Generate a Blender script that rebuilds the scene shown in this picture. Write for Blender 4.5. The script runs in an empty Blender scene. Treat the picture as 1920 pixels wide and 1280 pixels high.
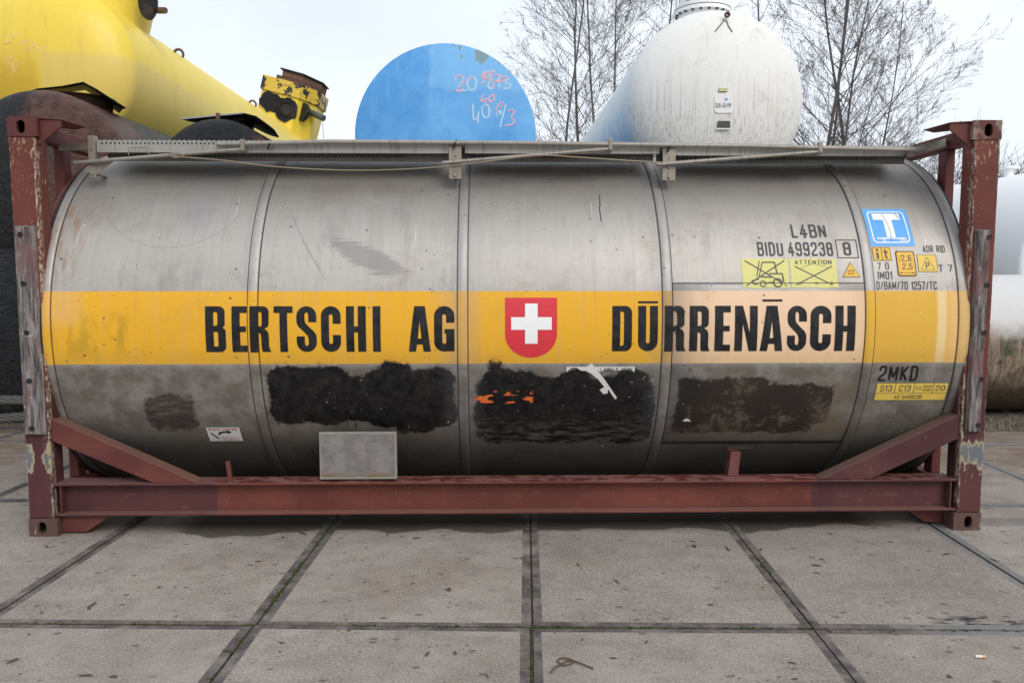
import bpy, bmesh, math, random
from mathutils import Vector, Matrix
random.seed(7)
C = bpy.context.scene.collection
sc = bpy.context.scene
R_ = math.radians
# ------------------------------------------------------------------ camera
CAM = Vector((2.932, -4.965, 1.677)); F = 1500.0; YAW = 0.021; PIT = 0.090
cd = bpy.data.cameras.new('camera'); cam = bpy.data.objects.new('camera', cd); C.objects.link(cam)
cd.sensor_width = 36; cd.lens = F/1920*36; cd.clip_end = 3000; cd.clip_start = 0.05
cam.location = CAM; cam.rotation_euler = (R_(90)-PIT, 0, -YAW)
sc.camera = cam
# ------------------------------------------------------------------ sky
w = bpy.data.worlds.new('World'); sc.world = w; w.use_nodes = True
nt = w.node_tree; nt.nodes.clear()
out = nt.nodes.new('ShaderNodeOutputWorld'); bg = nt.nodes.new('ShaderNodeBackground')
sky = nt.nodes.new('ShaderNodeTexSky'); sky.sky_type = 'NISHITA'; sky.sun_disc = False
SUN_EL, SUN_AZ = R_(38), R_(152)      # azimuth from +Y clockwise: behind the camera, to its right
sky.sun_elevation = SUN_EL; sky.sun_rotation = SUN_AZ; sky.dust_density = 2.0
tc = nt.nodes.new('ShaderNodeTexCoord'); mp = nt.nodes.new('ShaderNodeMapping'); mp.inputs['Scale'].default_value = (1.2, 1.2, 3.2)
mp.inputs['Rotation'].default_value = (0.2, 0.5, 0.3)
nz = nt.nodes.new('ShaderNodeTexNoise'); nz.inputs['Scale'].default_value = 1.35; nz.inputs['Detail'].default_value = 6; nz.inputs['Roughness'].default_value = 0.5
rp = nt.nodes.new('ShaderNodeValToRGB'); rp.color_ramp.elements[0].position = 0.40; rp.color_ramp.elements[1].position = 0.62
rp.color_ramp.elements[0].color = (0.76, 0.76, 0.76, 1); rp.color_ramp.elements[1].color = (0.97, 0.97, 0.97, 1)
mx = nt.nodes.new('ShaderNodeMix'); mx.data_type = 'RGBA'
L = nt.links.new
L(tc.outputs['Generated'], mp.inputs[0]); L(mp.outputs[0], nz.inputs['Vector']); L(nz.outputs['Fac'], rp.inputs[0])
L(rp.outputs[0], mx.inputs[0]); L(sky.outputs[0], mx.inputs[6]); mx.inputs[7].default_value = (8.35, 8.95, 9.7, 1)   # cloud veil
L(mx.outputs[2], bg.inputs[0]); bg.inputs[1].default_value = 0.1; L(bg.outputs[0], out.inputs[0])
# ------------------------------------------------------------------ sun (veiled)
sd = bpy.data.lights.new('sun', 'SUN'); so = bpy.data.objects.new('sun', sd); C.objects.link(so)
sd.energy = 1.45; sd.angle = R_(30); sd.color = (1.0, 0.93, 0.84)
sv = Vector((math.sin(SUN_AZ)*math.cos(SUN_EL), math.cos(SUN_AZ)*math.cos(SUN_EL), math.sin(SUN_EL)))
so.rotation_euler = sv.to_track_quat('Z', 'Y').to_euler()
sc.view_settings.view_transform = 'Standard'; sc.view_settings.look = 'None'; sc.view_settings.exposure = 0.27; sc.view_settings.gamma = 1.0

# ------------------------------------------------------------------ measuring helpers (photo pixel -> point on a real surface)
cy, sy, cp, sp = math.cos(YAW), math.sin(YAW), math.cos(PIT), math.sin(PIT)
FW = Vector((sy*cp, cy*cp, -sp)); RT = Vector((cy, -sy, 0)); UP = RT.cross(FW)
YC, ZC, RAD = 1.21, 1.30, 1.21
def ray(u, v): return (u-960)/F*RT+(640-v)/F*UP+FW
def P(u, v, Y):
    d = ray(u, v); return CAM+d*((Y-CAM.y)/d.y)
def Gd(u, v, Z=0.0):
    d = ray(u, v); return CAM+d*((Z-CAM.z)/d.z)
def cyl(u, v):
    d = ray(u, v); o = CAM-Vector((0, YC, ZC)); a = d.y**2+d.z**2; b = d.y*o.y+d.z*o.z; c = o.y**2+o.z**2-RAD**2
    t = (-b-math.sqrt(max(b*b-a*c, 0)))/a; q = CAM+d*t
    return q.x, RAD*math.atan2(q.z-ZC, YC-q.y)

# ------------------------------------------------------------------ node helper
class G:
    def __init__(s, name, rough=0.6, metal=0.0, spec=0.5):
        s.m = bpy.data.materials.new(name); s.m.use_nodes = True; s.t = s.m.node_tree
        s.b = s.t.nodes['Principled BSDF']; s.b.inputs['Roughness'].default_value = rough; s.b.inputs['Metallic'].default_value = metal
        s.b.inputs['Specular IOR Level'].default_value = spec
        s._pos = None; s._uv = None
    def n(s, k): return s.t.nodes.new(k)
    def put(s, sock, v):
        if isinstance(v, (int, float)):
            if sock.type == 'RGBA': sock.default_value = (v, v, v, 1)
            elif sock.type == 'VECTOR': sock.default_value = (v, v, v)
            else: sock.default_value = v
        elif isinstance(v, (tuple, list)):
            sock.default_value = (tuple(v)+(1,))[:4] if sock.type == 'RGBA' else tuple(v)
        else: s.t.links.new(v, sock)
    def pos(s):
        if not s._pos: s._pos = s.n('ShaderNodeNewGeometry').outputs['Position']
        return s._pos
    def obj(s): return s.n('ShaderNodeTexCoord').outputs['Object']
    def nor(s): return s.n('ShaderNodeNewGeometry').outputs['Normal']
    def uv(s):
        if not s._uv:
            k = s.n('ShaderNodeUVMap'); k.uv_map = 'UVMap'; s._uv = k.outputs[0]
        return s._uv
    def sep(s, v):
        k = s.n('ShaderNodeSeparateXYZ'); s.put(k.inputs[0], v); return k.outputs[0], k.outputs[1], k.outputs[2]
    def comb(s, x, y, z=0.0):
        k = s.n('ShaderNodeCombineXYZ'); s.put(k.inputs[0], x); s.put(k.inputs[1], y); s.put(k.inputs[2], z); return k.outputs[0]
    def mth(s, op, a, b=0.0, c=None, clamp=False):
        k = s.n('ShaderNodeMath'); k.operation = op; k.use_clamp = clamp; s.put(k.inputs[0], a); s.put(k.inputs[1], b)
        if c is not None: s.put(k.inputs[2], c)
        return k.outputs[0]
    def add(s, a, b): return s.mth('ADD', a, b)
    def sub(s, a, b): return s.mth('SUBTRACT', a, b)
    def mul(s, a, b): return s.mth('MULTIPLY', a, b)
    def mx(s, a, b): return s.mth('MAXIMUM', a, b)
    def mn(s, a, b): return s.mth('MINIMUM', a, b)
    def inv(s, a): return s.mth('SUBTRACT', 1.0, a)
    def scl(s, v, k3):
        k = s.n('ShaderNodeVectorMath'); k.operation = 'MULTIPLY'; s.put(k.inputs[0], v); k.inputs[1].default_value = k3; return k.outputs[0]
    def vadd(s, v, u):
        k = s.n('ShaderNodeVectorMath'); k.operation = 'ADD'; s.put(k.inputs[0], v); s.put(k.inputs[1], u); return k.outputs[0]
    def noise(s, v, scale=1.0, det=4, rough=0.55, k3=None, dist=0.0, col=False, off=None):
        if k3: v = s.scl(v, k3)
        if off: v = s.vadd(v, off)
        k = s.n('ShaderNodeTexNoise'); s.put(k.inputs['Vector'], v); k.inputs['Scale'].default_value = scale
        k.inputs['Detail'].default_value = det; k.inputs['Roughness'].default_value = rough; k.inputs['Distortion'].default_value = dist
        return k.outputs['Color' if col else 'Fac']
    def vor(s, v, scale=1.0, feat='F1', k3=None, rnd=1.0, outp='Distance'):
        if k3: v = s.scl(v, k3)
        k = s.n('ShaderNodeTexVoronoi'); k.feature = feat; s.put(k.inputs['Vector'], v); k.inputs['Scale'].default_value = scale; k.inputs['Randomness'].default_value = rnd
        return k.outputs[outp]
    def ss(s, x, a, b):           # smoothstep a->b gives 0->1 (a may exceed b)
        k = s.n('ShaderNodeMapRange'); k.interpolation_type = 'SMOOTHSTEP'; s.put(k.inputs[0], x)
        if a <= b: k.inputs[1].default_value = a; k.inputs[2].default_value = b
        else:
            k.inputs[1].default_value = b; k.inputs[2].default_value = a; k.inputs[3].default_value = 1; k.inputs[4].default_value = 0
        return k.outputs[0]
    def box(s, x, a, b, e=0.002): return s.mul(s.ss(x, a-e, a+e), s.ss(x, b+e, b-e))
    def mix(s, f, a, b, mode='MIX'):
        k = s.n('ShaderNodeMix'); k.data_type = 'RGBA'; k.blend_type = mode; s.put(k.inputs[0], f); s.put(k.inputs[6], a); s.put(k.inputs[7], b); return k.outputs[2]
    def ramp(s, x, stops):
        k = s.n('ShaderNodeValToRGB'); s.put(k.inputs[0], x); e = k.color_ramp.elements
        while len(e) < len(stops): e.new(0.5)
        for i, (p, c) in enumerate(stops): e[i].position = p; e[i].color = (tuple(c)+(1,))[:4]
        return k.outputs[0]
    def bump(s, h, strength=0.3, dist=0.01):
        k = s.n('ShaderNodeBump'); k.inputs['Strength'].default_value = strength; k.inputs['Distance'].default_value = dist; s.put(k.inputs['Height'], h)
        s.t.links.new(k.outputs[0], s.b.inputs['Normal'])
    def done(s, col, rough=None, metal=None):
        s.put(s.b.inputs['Base Color'], col)
        if rough is not None: s.put(s.b.inputs['Roughness'], rough)
        if metal is not None: s.put(s.b.inputs['Metallic'], metal)
        return s.m

def flat(name, col, rough=0.6, metal=0.0, var=0.25, scale=14, spec=0.35):
    g = G(name, rough, metal, spec); p = g.pos(); n1 = g.noise(p, scale, 5, 0.6); n2 = g.noise(p, scale*0.17, 3)
    f = g.add(g.mul(n1, 0.6), g.mul(n2, 0.4))
    return g.done(g.mix(f, tuple(c*(1-var) for c in col), tuple(min(1, c*(1+var)) for c in col)))

# ------------------------------------------------------------------ mesh helpers
class MB:
    def __init__(s): s.v = []; s.f = []; s.mi = []; s.uv = None
    def add(s, vs, fs, mi=0):
        o = len(s.v); s.v += [tuple(p) for p in vs]; s.f += [tuple(i+o for i in f) for f in fs]; s.mi += [mi]*len(fs); return s
    def box(s, x0, x1, y0, y1, z0, z1, mi=0):
        return s.add([(x0,y0,z0),(x1,y0,z0),(x1,y1,z0),(x0,y1,z0),(x0,y0,z1),(x1,y0,z1),(x1,y1,z1),(x0,y1,z1)],
                     [(0,3,2,1),(4,5,6,7),(0,1,5,4),(1,2,6,5),(2,3,7,6),(3,0,4,7)], mi)
    def prism(s, poly, a, b, ax='y', mi=0):
        n = len(poly)
        f3 = {'y': lambda p, t: (p[0], t, p[1]), 'x': lambda p, t: (t, p[0], p[1]), 'z': lambda p, t: (p[0], p[1], t)}[ax]
        vs = [f3(p, a) for p in poly]+[f3(p, b) for p in poly]
        return s.add(vs, [tuple(range(n))[::-1], tuple(range(n, 2*n))]+[(i, (i+1) % n, n+(i+1) % n, n+i) for i in range(n)], mi)
    def tube(s, pts, r, n=8, cap=True, mi=0):
        pts = [Vector(p) for p in pts]; m = len(pts); rs = r if isinstance(r, (list, tuple)) else [r]*m
        vs = []; ref = None
        for i, p in enumerate(pts):
            t = (pts[min(i+1, m-1)]-pts[max(i-1, 0)]).normalized()
            if ref is None: ref = t.orthogonal().normalized()
            ref = (ref-t*ref.dot(t)); ref = ref.normalized() if ref.length > 1e-6 else t.orthogonal().normalized()
            b = t.cross(ref)
            for k in range(n):
                a = 2*math.pi*k/n; vs.append(p+(ref*math.cos(a)+b*math.sin(a))*rs[i])
        fs = [(i*n+k, i*n+(k+1) % n, (i+1)*n+(k+1) % n, (i+1)*n+k) for i in range(m-1) for k in range(n)]
        if cap: fs += [tuple(range(n))[::-1], tuple((m-1)*n+k for k in range(n))]
        return s.add(vs, fs, mi)
    def lathe(s, prof, org=(0,0,0), ax='y', n=64, mi=0, a0=0.0, a1=2*math.pi):   # prof: (t, r) along axis
        full = abs(a1-a0-2*math.pi) < 1e-6; k = n if full else n+1; vs = []; fs = []
        o = Vector(org)
        for (t, r) in prof:
            for i in range(k):
                a = a0+(a1-a0)*i/n; c, q = r*math.cos(a), r*math.sin(a)
                vs.append(o+Vector({'y': (c, t, q), 'x': (t, c, q), 'z': (c, q, t)}[ax]))
        for j in range(len(prof)-1):
            for i in range(n):
                i2 = (i+1) % k
                fs.append((j*k+i, j*k+i2, (j+1)*k+i2, (j+1)*k+i))
        return s.add(vs, fs, mi)
    def obox(s, c, ax, ay, az, mi=0):     # oriented box: centre + three half vectors
        c, ax, ay, az = map(Vector, (c, ax, ay, az)); vs = []
        for z in (-1, 1):
            for x, y in ((-1,-1),(1,-1),(1,1),(-1,1)): vs.append(c+ax*x+ay*y+az*z)
        return s.add(vs, [(0,3,2,1),(4,5,6,7),(0,1,5,4),(1,2,6,5),(2,3,7,6),(3,0,4,7)], mi)

WORLD = {}
def thing(name, loc, label=None, cat=None, group=None, kind=None):
    o = bpy.data.objects.new(name, None); C.objects.link(o); o.location = loc; o.empty_display_size = 0.2; WORLD[o.name] = Vector(loc); tag(o, label, cat, group, kind); return o
def tag(o, label=None, cat=None, group=None, kind=None):
    for k, v in (('label', label), ('category', cat), ('group', group), ('kind', kind)):
        if v: o[k] = v
    return o
def obj(name, mb, mat, parent=None, smooth=False, bev=0.0, org=None, label=None, uvf=None, angle=35):
    me = bpy.data.meshes.new(name)
    vs = mb.v; xs = [sum(v[i] for v in vs)/len(vs) for i in range(3)]
    o0 = Vector(org) if org is not None else Vector((xs[0], xs[1], min(v[2] for v in vs)))
    me.from_pydata([tuple(Vector(v)-o0) for v in vs], [], mb.f); me.validate()
    bm = bmesh.new(); bm.from_mesh(me); bmesh.ops.recalc_face_normals(bm, faces=bm.faces)
    if uvf:
        l = bm.loops.layers.uv.new('UVMap')
        for f in bm.faces:
            for lp in f.loops: lp[l].uv = uvf(lp.vert.co+o0)
    bm.to_mesh(me); bm.free()
    for m in (mat if isinstance(mat, (list, tuple)) else [mat]): me.materials.append(m)
    if len(me.materials) > 1 and len(mb.mi) == len(me.polygons):
        me.polygons.foreach_set('material_index', mb.mi)
    if smooth:
        me.polygons.foreach_set('use_smooth', [True]*len(me.polygons)); me.set_sharp_from_angle(angle=R_(angle))
    o = bpy.data.objects.new(name, me); C.objects.link(o)
    if parent is not None:
        o.parent = parent; o.location = o0-WORLD[parent.name]
    else: o.location = o0
    WORLD[o.name] = o0
    if bev:
        b = o.modifiers.new('bevel', 'BEVEL'); b.width = bev; b.segments = 2; b.limit_method = 'ANGLE'; b.angle_limit = R_(40); b.harden_normals = False
    if label: o['label'] = label
    return o

# 2-D shapes -> filled mesh (for lettering, stickers, plates with holes)
def fill2d(loops):
    cu = bpy.data.curves.new('shape', 'CURVE'); cu.dimensions = '2D'; cu.fill_mode = 'BOTH'
    for lp in loops:
        sp_ = cu.splines.new('POLY'); sp_.points.add(len(lp)-1); sp_.use_cyclic_u = True
        for i, p in enumerate(lp): sp_.points[i].co = (p[0], p[1], 0, 1)
    o = bpy.data.objects.new('shape', cu); C.objects.link(o)
    dg = bpy.context.evaluated_depsgraph_get(); me = bpy.data.meshes.new_from_object(o.evaluated_get(dg))
    vs = [(v.co.x, v.co.y) for v in me.vertices]; fs = [tuple(p.vertices) for p in me.polygons]
    bpy.data.objects.remove(o); bpy.data.curves.remove(cu); bpy.data.meshes.remove(me)
    return vs, fs
def text2d(txt, bold=0.0, spacing=1.0):
    cu = bpy.data.curves.new('lettering', 'FONT'); cu.body = txt; cu.size = 1.0; cu.offset = bold; cu.fill_mode = 'FRONT'; cu.resolution_u = 4; cu.space_character = spacing
    o = bpy.data.objects.new('lettering', cu); C.objects.link(o)
    dg = bpy.context.evaluated_depsgraph_get(); me = bpy.data.meshes.new_from_object(o.evaluated_get(dg))
    vs = [(v.co.x, v.co.y) for v in me.vertices]; fs = [tuple(p.vertices) for p in me.polygons]
    bpy.data.objects.remove(o); bpy.data.curves.remove(cu); bpy.data.meshes.remove(me)
    return vs, fs
def fit2d(s, x0, x1, y0, y1):
    vs, fs = s; a = min(v[0] for v in vs); b = max(v[0] for v in vs); c = min(v[1] for v in vs); d = max(v[1] for v in vs)
    return [(x0+(v[0]-a)/(b-a)*(x1-x0), y0+(v[1]-c)/(d-c)*(y1-y0))+tuple(v[2:]) for v in vs], fs
def join2d(*ss):
    V = []; Fc = []
    for vs, fs in ss:
        o = len(V); V += vs; Fc += [tuple(i+o for i in f) for f in fs]
    return V, Fc
def rect(x0, y0, x1, y1): return [(x0,y0),(x1,y0),(x1,y1),(x0,y1)]
def rrect(x0, y0, x1, y1, r, n=6):
    rs = r if isinstance(r, (tuple, list)) else (r,)*4      # bl, br, tr, tl
    o = []
    for (cx, cy_, a, q) in ((x0,y0,180,rs[0]),(x1,y0,270,rs[1]),(x1,y1,0,rs[2]),(x0,y1,90,rs[3])):
        if q <= 0: o.append((cx, cy_)); continue
        ox = cx+(q if cx == x0 else -q); oy = cy_+(q if cy_ == y0 else -q)
        for i in range(n+1):
            t = R_(a+90*i/n); o.append((ox+q*math.cos(t), oy+q*math.sin(t)))
    return o
def stroke(path, t):
    l = []; r = []; m = len(path)
    for i, p in enumerate(path):
        a = path[max(i-1, 0)]; b = path[min(i+1, m-1)]; dx, dy = b[0]-a[0], b[1]-a[1]; d = math.hypot(dx, dy) or 1
        nx, ny = -dy/d*t/2, dx/d*t/2; l.append((p[0]+nx, p[1]+ny)); r.append((p[0]-nx, p[1]-ny))
    return l+r[::-1]
def rp(pts, r=0.13, n=5):            # polyline with rounded corners
    o = [pts[0]]
    for i in range(1, len(pts)-1):
        p, a, b = Vector(pts[i]), Vector(pts[i-1]), Vector(pts[i+1]); q = min(r, (a-p).length*0.5, (b-p).length*0.5)
        u_, v_ = p+(a-p).normalized()*q, p+(b-p).normalized()*q
        for k in range(n+1): t = k/n; o.append(tuple(u_*(1-t)**2+p*2*t*(1-t)+v_*t*t))
    return o+[pts[-1]]
GW = 0.40
def g1(ch):                           # single-stroke condensed stencil capitals and figures
    w = GW; st = [(0,0),(0,1)]
    return {'A': (w, [[(0,0),(w/2,1.0)], [(w,0),(w/2,1.0)], [(0.08,0.28),(w-0.08,0.28)]]), 'B': (w, [st, rp([(-.05,1),(w,1),(w,.53),(0,.53)],.15), rp([(0,.53),(w+.02,.53),(w+.02,0),(-.05,0)],.15)]), 'C': (w, [rp([(w,.70),(w,1),(0,1),(0,0),(w,0),(w,.30)])]),
     'D': (w, [st, rp([(-.08,1),(w,1),(w,0),(-.08,0)],.30)]), 'E': (.34, [st, [(0,1),(.34,1)], [(0,.53),(.3,.53)], [(0,0),(.34,0)]]), 'G': (w, [rp([(w,.72),(w,1),(0,1),(0,0),(w,0),(w,.45)]), [(w,.45),(w*.5,.45)]]), 'H': (w, [st, [(w,0),(w,1)], [(0,.5),(w,.5)]]), 'I': (0.0, [st]), 'K': (w, [st, [(w,1),(0,.40)], [(.10,.52),(w,0)]]), 'L': (.32, [st, [(0,0),(.32,0)]]),
     'M': (.54, [st, [(0,1),(.27,.2)], [(.54,1),(.27,.2)], [(.54,0),(.54,1)]]), 'N': (w, [st, [(0,1),(w,0)], [(w,0),(w,1)]]), 'O': (w, [rp([(w/2,1),(0,1),(0,0),(w,0),(w,1),(w/2,1)])]), 'P': (w, [st, rp([(-.06,1),(w,1),(w,.46),(0,.46)])]), 'R': (w, [st, rp([(-.06,1),(w,1),(w,.50),(0,.50)]), [(w*.5,.50),(w,0)]]),
     'S': (w, [rp([(w,.74),(w,1),(0,1),(0,.53),(w,.53),(w,0),(0,0),(0,.26)])]), 'T': (w, [[(0,1),(w,1)], [(w/2,0),(w/2,1)]]), 'U': (w, [rp([(0,1),(0,0),(w,0),(w,1)])]), 'V': (w, [[(0,1),(w/2,0)], [(w,1),(w/2,0)]]), 'Y': (w, [[(0,1),(w/2,.45)], [(w,1),(w/2,.45)], [(w/2,0),(w/2,.45)]]),
     'i': (0.0, [[(0,0),(0,.56)], [(0,.86),(0,1)]]), 't': (.3, [rp([(.12,1),(.12,0),(.3,0)]), [(0,.68),(.3,.68)]]),
     '0': (w, [rp([(w/2,1),(0,1),(0,0),(w,0),(w,1),(w/2,1)])]), '1': (.14, [[(.14,0),(.14,1)], [(.14,1),(0,.8)]]), '2': (w, [rp([(0,.70),(0,1),(w,1),(w,.56),(0,.18),(0,.0)]), [(0,0),(w,0)]]), '3': (w, [rp([(0,.74),(0,1),(w,1),(w,.53),(.12,.53)]), rp([(.12,.53),(w,.53),(w,0),(0,0),(0,.26)])]),
     '4': (w, [[(.26,1),(0,.25)], [(0,.25),(w+.03,.25)], [(.29,0),(.29,.62)]]), '5': (w, [[(w,1),(.02,1)], [(.02,1),(.0,.56)], rp([(0,.60),(w,.60),(w,0),(0,0),(0,.24)])]), '6': (w, [rp([(w,.78),(w,1),(0,1),(0,0),(w,0),(w,.56),(0,.56)])]), '7': (w, [[(0,1),(w,1)], [(w,1),(.13,0)]]),
     '8': (w, [rp([(w/2,.53),(0,.53),(0,1),(w,1),(w,.53),(w/2,.53)]), rp([(w/2,.53),(0,.53),(0,0),(w,0),(w,.53),(w/2,.53)])]), '9': (w, [rp([(w,.44),(0,.44),(0,1),(w,1),(w,0),(0,0),(0,.22)])]), '/': (.3, [[(0,-.02),(.3,1.02)]]), ',': (.05, [[(0,-.12),(.05,.08)]]), '-': (.25, [[(0,.45),(.25,.45)]]), ' ': (.18, [])}[ch]
def st2d(txt, t=0.13, sp=0.17):       # lettering as thin stroked shapes, each stroke a hair above the last
    V = []; Fc = []; x = 0.0; z = 0.0
    for ch in txt:
        w, strokes = g1(ch)
        for path in strokes:
            path = [tuple(p) for p in path]
            if len(path) == 2:
                a, b = Vector(path[0]), Vector(path[1]); d = (b-a).normalized()*t*0.42; path = [tuple(a-d), tuple(b+d)] if ch not in 'AKMNVRY/' else path
            pl = stroke(path, t); n = len(pl)//2; o = len(V); V += [(p[0]+x, p[1], z) for p in pl]; m = len(pl)
            Fc += [(o+i, o+i+1, o+m-2-i, o+m-1-i) for i in range(n-1)]; z += 0.00006
        x += w+t+sp
    return V, Fc
def smooth_path(pts, n=6):
    o = []
    for i in range(len(pts)-1):
        p0 = pts[max(i-1,0)]; p1 = pts[i]; p2 = pts[i+1]; p3 = pts[min(i+2, len(pts)-1)]
        for k in range(n):
            t = k/n
            o.append(tuple(0.5*((2*p1[j])+(-p0[j]+p2[j])*t+(2*p0[j]-5*p1[j]+4*p2[j]-p3[j])*t*t+(-p0[j]+3*p1[j]-3*p2[j]+p3[j])*t**3) for j in range(len(p1))))
    return o+[tuple(pts[-1])]

# ================================================================== MATERIALS
ANG = 0.038; OX, OY = 3.105, -1.335; PX, PY = 1.316, 2.0
def m_concrete():
    g = G('slab_concrete', 0.9, spec=0.25); p = g.pos(); x, y, z = g.sep(p)
    n1 = g.noise(p, 1.4, 5, 0.65); n2 = g.noise(p, 7, 6, 0.7); n3 = g.noise(p, 85, 3, 0.7); n4 = g.noise(p, 30, 4, 0.7)
    sm = g.noise(p, 1, 5, 0.65, k3=(1.3,6.5,1), off=(3,3,0))
    c = g.ramp(n1, [(0.34, (0.225,0.190,0.161)), (0.5, (0.295,0.257,0.224)), (0.66, (0.35,0.311,0.274))])
    c = g.mix(g.mul(g.ss(n2, 0.49, 0.66), 0.42), c, (0.16,0.138,0.119)); c = g.mix(g.mul(g.ss(n2, 0.47, 0.34), 0.35), c, (0.40,0.37,0.34))
    lx = g.mth('FLOOR', g.mul(g.sub(g.mul(g.sub(x, OX), math.cos(ANG)), g.mul(g.sub(y, OY), math.sin(ANG))), 1/PX)); ly = g.mth('FLOOR', g.mul(g.add(g.mul(g.sub(x, OX), math.sin(ANG)), g.mul(g.sub(y, OY), math.cos(ANG))), 1/PY))
    wn = g.n('ShaderNodeTexWhiteNoise'); wn.noise_dimensions = '2D'; g.put(wn.inputs[0], g.comb(lx, ly)); c = g.mix(g.mul(wn.outputs[0], 0.32), c, (0.185,0.158,0.136))
    c = g.mix(g.mul(g.ss(sm, 0.50, 0.68), 0.32), c, (0.15,0.128,0.113))
    c = g.mix(g.mul(g.ss(n3, 0.48, 0.70), 0.5), c, (0.44,0.41,0.38))
    c = g.mix(g.mul(g.ss(n3, 0.50, 0.32), 0.55), c, (0.135,0.12,0.108))
    c = g.mix(g.mul(g.ss(n4, 0.55, 0.72), 0.4), c, (0.17,0.145,0.12))
    soil = g.mul(g.ss(g.add(y, g.mul(g.sub(n2, 0.5), 1.2)), 0.9, 2.2), g.add(0.5, g.mul(g.ss(sm, 0.4, 0.6), 0.45))); c = g.mix(soil, c, (0.15,0.105,0.075))
    rust = g.mul(g.ss(g.noise(p, 3.1, 4, 0.6, off=(9,3,0)), 0.66, 0.78), 0.35); c = g.mix(rust, c, (0.30,0.18,0.10))
    # small dark flecks and pale grit
    vd = g.vor(p, 17); cell = g.noise(p, 5.5, 2, 0.5, off=(3,1,0))
    c = g.mix(g.mul(g.ss(vd, 0.17, 0.07), g.mul(g.ss(cell, 0.48, 0.58), 0.85)), c, (0.055,0.045,0.04))
    vd2 = g.vor(p, 42); c = g.mix(g.mul(g.ss(vd2, 0.13, 0.06), g.ss(g.noise(p, 7, 2, off=(1,7,0)), 0.57, 0.66)), c, (0.55,0.53,0.5))
    vd3 = g.vor(g.vadd(p, (4.2,1.7,0)), 6.5, k3=(1.0,1.6,1)); c = g.mix(g.mul(g.ss(g.add(vd3, g.mul(n4, 0.10)), 0.22, 0.13), g.mul(g.ss(g.noise(p, 2.3, 2, off=(5,2,0)), 0.38, 0.50), 0.75)), c, (0.085,0.075,0.068))
    # damp, oily patches and painted contact shade below the container's rail
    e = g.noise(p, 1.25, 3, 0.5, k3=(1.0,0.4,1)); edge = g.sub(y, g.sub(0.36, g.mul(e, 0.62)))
    wet_shade = g.mul(g.ss(g.add(edge, g.mul(g.sub(n4, 0.5), 0.03)), -0.012, 0.028), g.mul(g.ss(x, 0.75, 1.0), g.ss(x, 5.6, 5.3)))
    c = g.mix(g.mul(wet_shade, 0.8), c, (0.05,0.044,0.039))
    dx = g.sub(x, 6.32); dy = g.sub(y, 0.17); dd = g.add(g.mul(g.mul(dx, dx), 3.0), g.mul(g.mul(dy, dy), 30))
    c = g.mix(g.mul(g.ss(g.add(dd, g.mul(n2, 0.1)), 0.30, 0.27), 0.45), c, (0.12,0.12,0.12))
    # tar smear by the right-hand joint
    tx = g.sub(x, 5.25); ty = g.sub(y, -1.33); td = g.add(g.mul(g.mul(tx, tx), 10), g.mul(g.mul(ty, ty), 120))
    c = g.mix(g.mul(g.ss(td, 0.75, 0.2), g.ss(g.noise(p, 14, 4, 0.7, k3=(0.45,1.5,1)), 0.46, 0.56)), c, (0.03,0.032,0.04))
    g.bump(g.add(g.mul(n3, 0.6), g.mul(n4, 0.6)), 0.35, 0.006)
    return g.done(c, g.sub(0.93, g.mul(wet_shade, 0.35)))
def m_edge_steel():
    g = G('slab_edge_steel', 0.8, 0.0, 0.3); p = g.pos(); x, y, z = g.sep(p)
    n1 = g.noise(p, 7, 5, 0.7); n2 = g.noise(p, 60, 4, 0.7); n3 = g.noise(p, 1.1, 3)
    c = g.ramp(n1, [(0.36, (0.062,0.052,0.05)), (0.5, (0.11,0.094,0.09)), (0.64, (0.185,0.165,0.155))])
    c = g.mix(g.mul(g.ss(n2, 0.5, 0.75), 0.5), c, (0.23,0.21,0.2))
    c = g.mix(g.mul(g.ss(x, 4.6, 5.2), 0.65), c, (0.215,0.215,0.215))
    c = g.mix(g.ss(n3, 0.60, 0.68), c, (0.23,0.21,0.19))
    g.bump(n2, 0.3, 0.005); return g.done(c)
def m_moss():
    g = G('joint_fill', 0.95, spec=0.1); p = g.pos(); n1 = g.noise(p, 5, 4, 0.6); n2 = g.noise(p, 110, 3, 0.7)
    c = g.mix(g.ss(n1, 0.42, 0.58), (0.062,0.052,0.043), (0.068,0.07,0.034)); c = g.mix(g.mul(n2, 0.5), c, (0.02,0.02,0.015))
    g.bump(n2, 0.8, 0.01); return g.done(c)
def m_dirt():
    g = G('yard_dirt', 0.95, spec=0.15); p = g.pos(); n1 = g.noise(p, 0.6, 5, 0.6); n2 = g.noise(p, 14, 5, 0.7); n3 = g.noise(p, 70, 3, 0.7)
    c = g.ramp(n1, [(0.3, (0.10,0.08,0.062)), (0.6, (0.17,0.145,0.12)), (0.8, (0.13,0.125,0.08))])
    c = g.mix(g.mul(g.ss(n2, 0.5, 0.7), 0.6), c, (0.055,0.045,0.035)); c = g.mix(g.mul(g.ss(n3, 0.6, 0.75), 0.5), c, (0.30,0.27,0.22))
    g.bump(g.add(n2, n3), 0.8, 0.03); return g.done(c)

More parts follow.
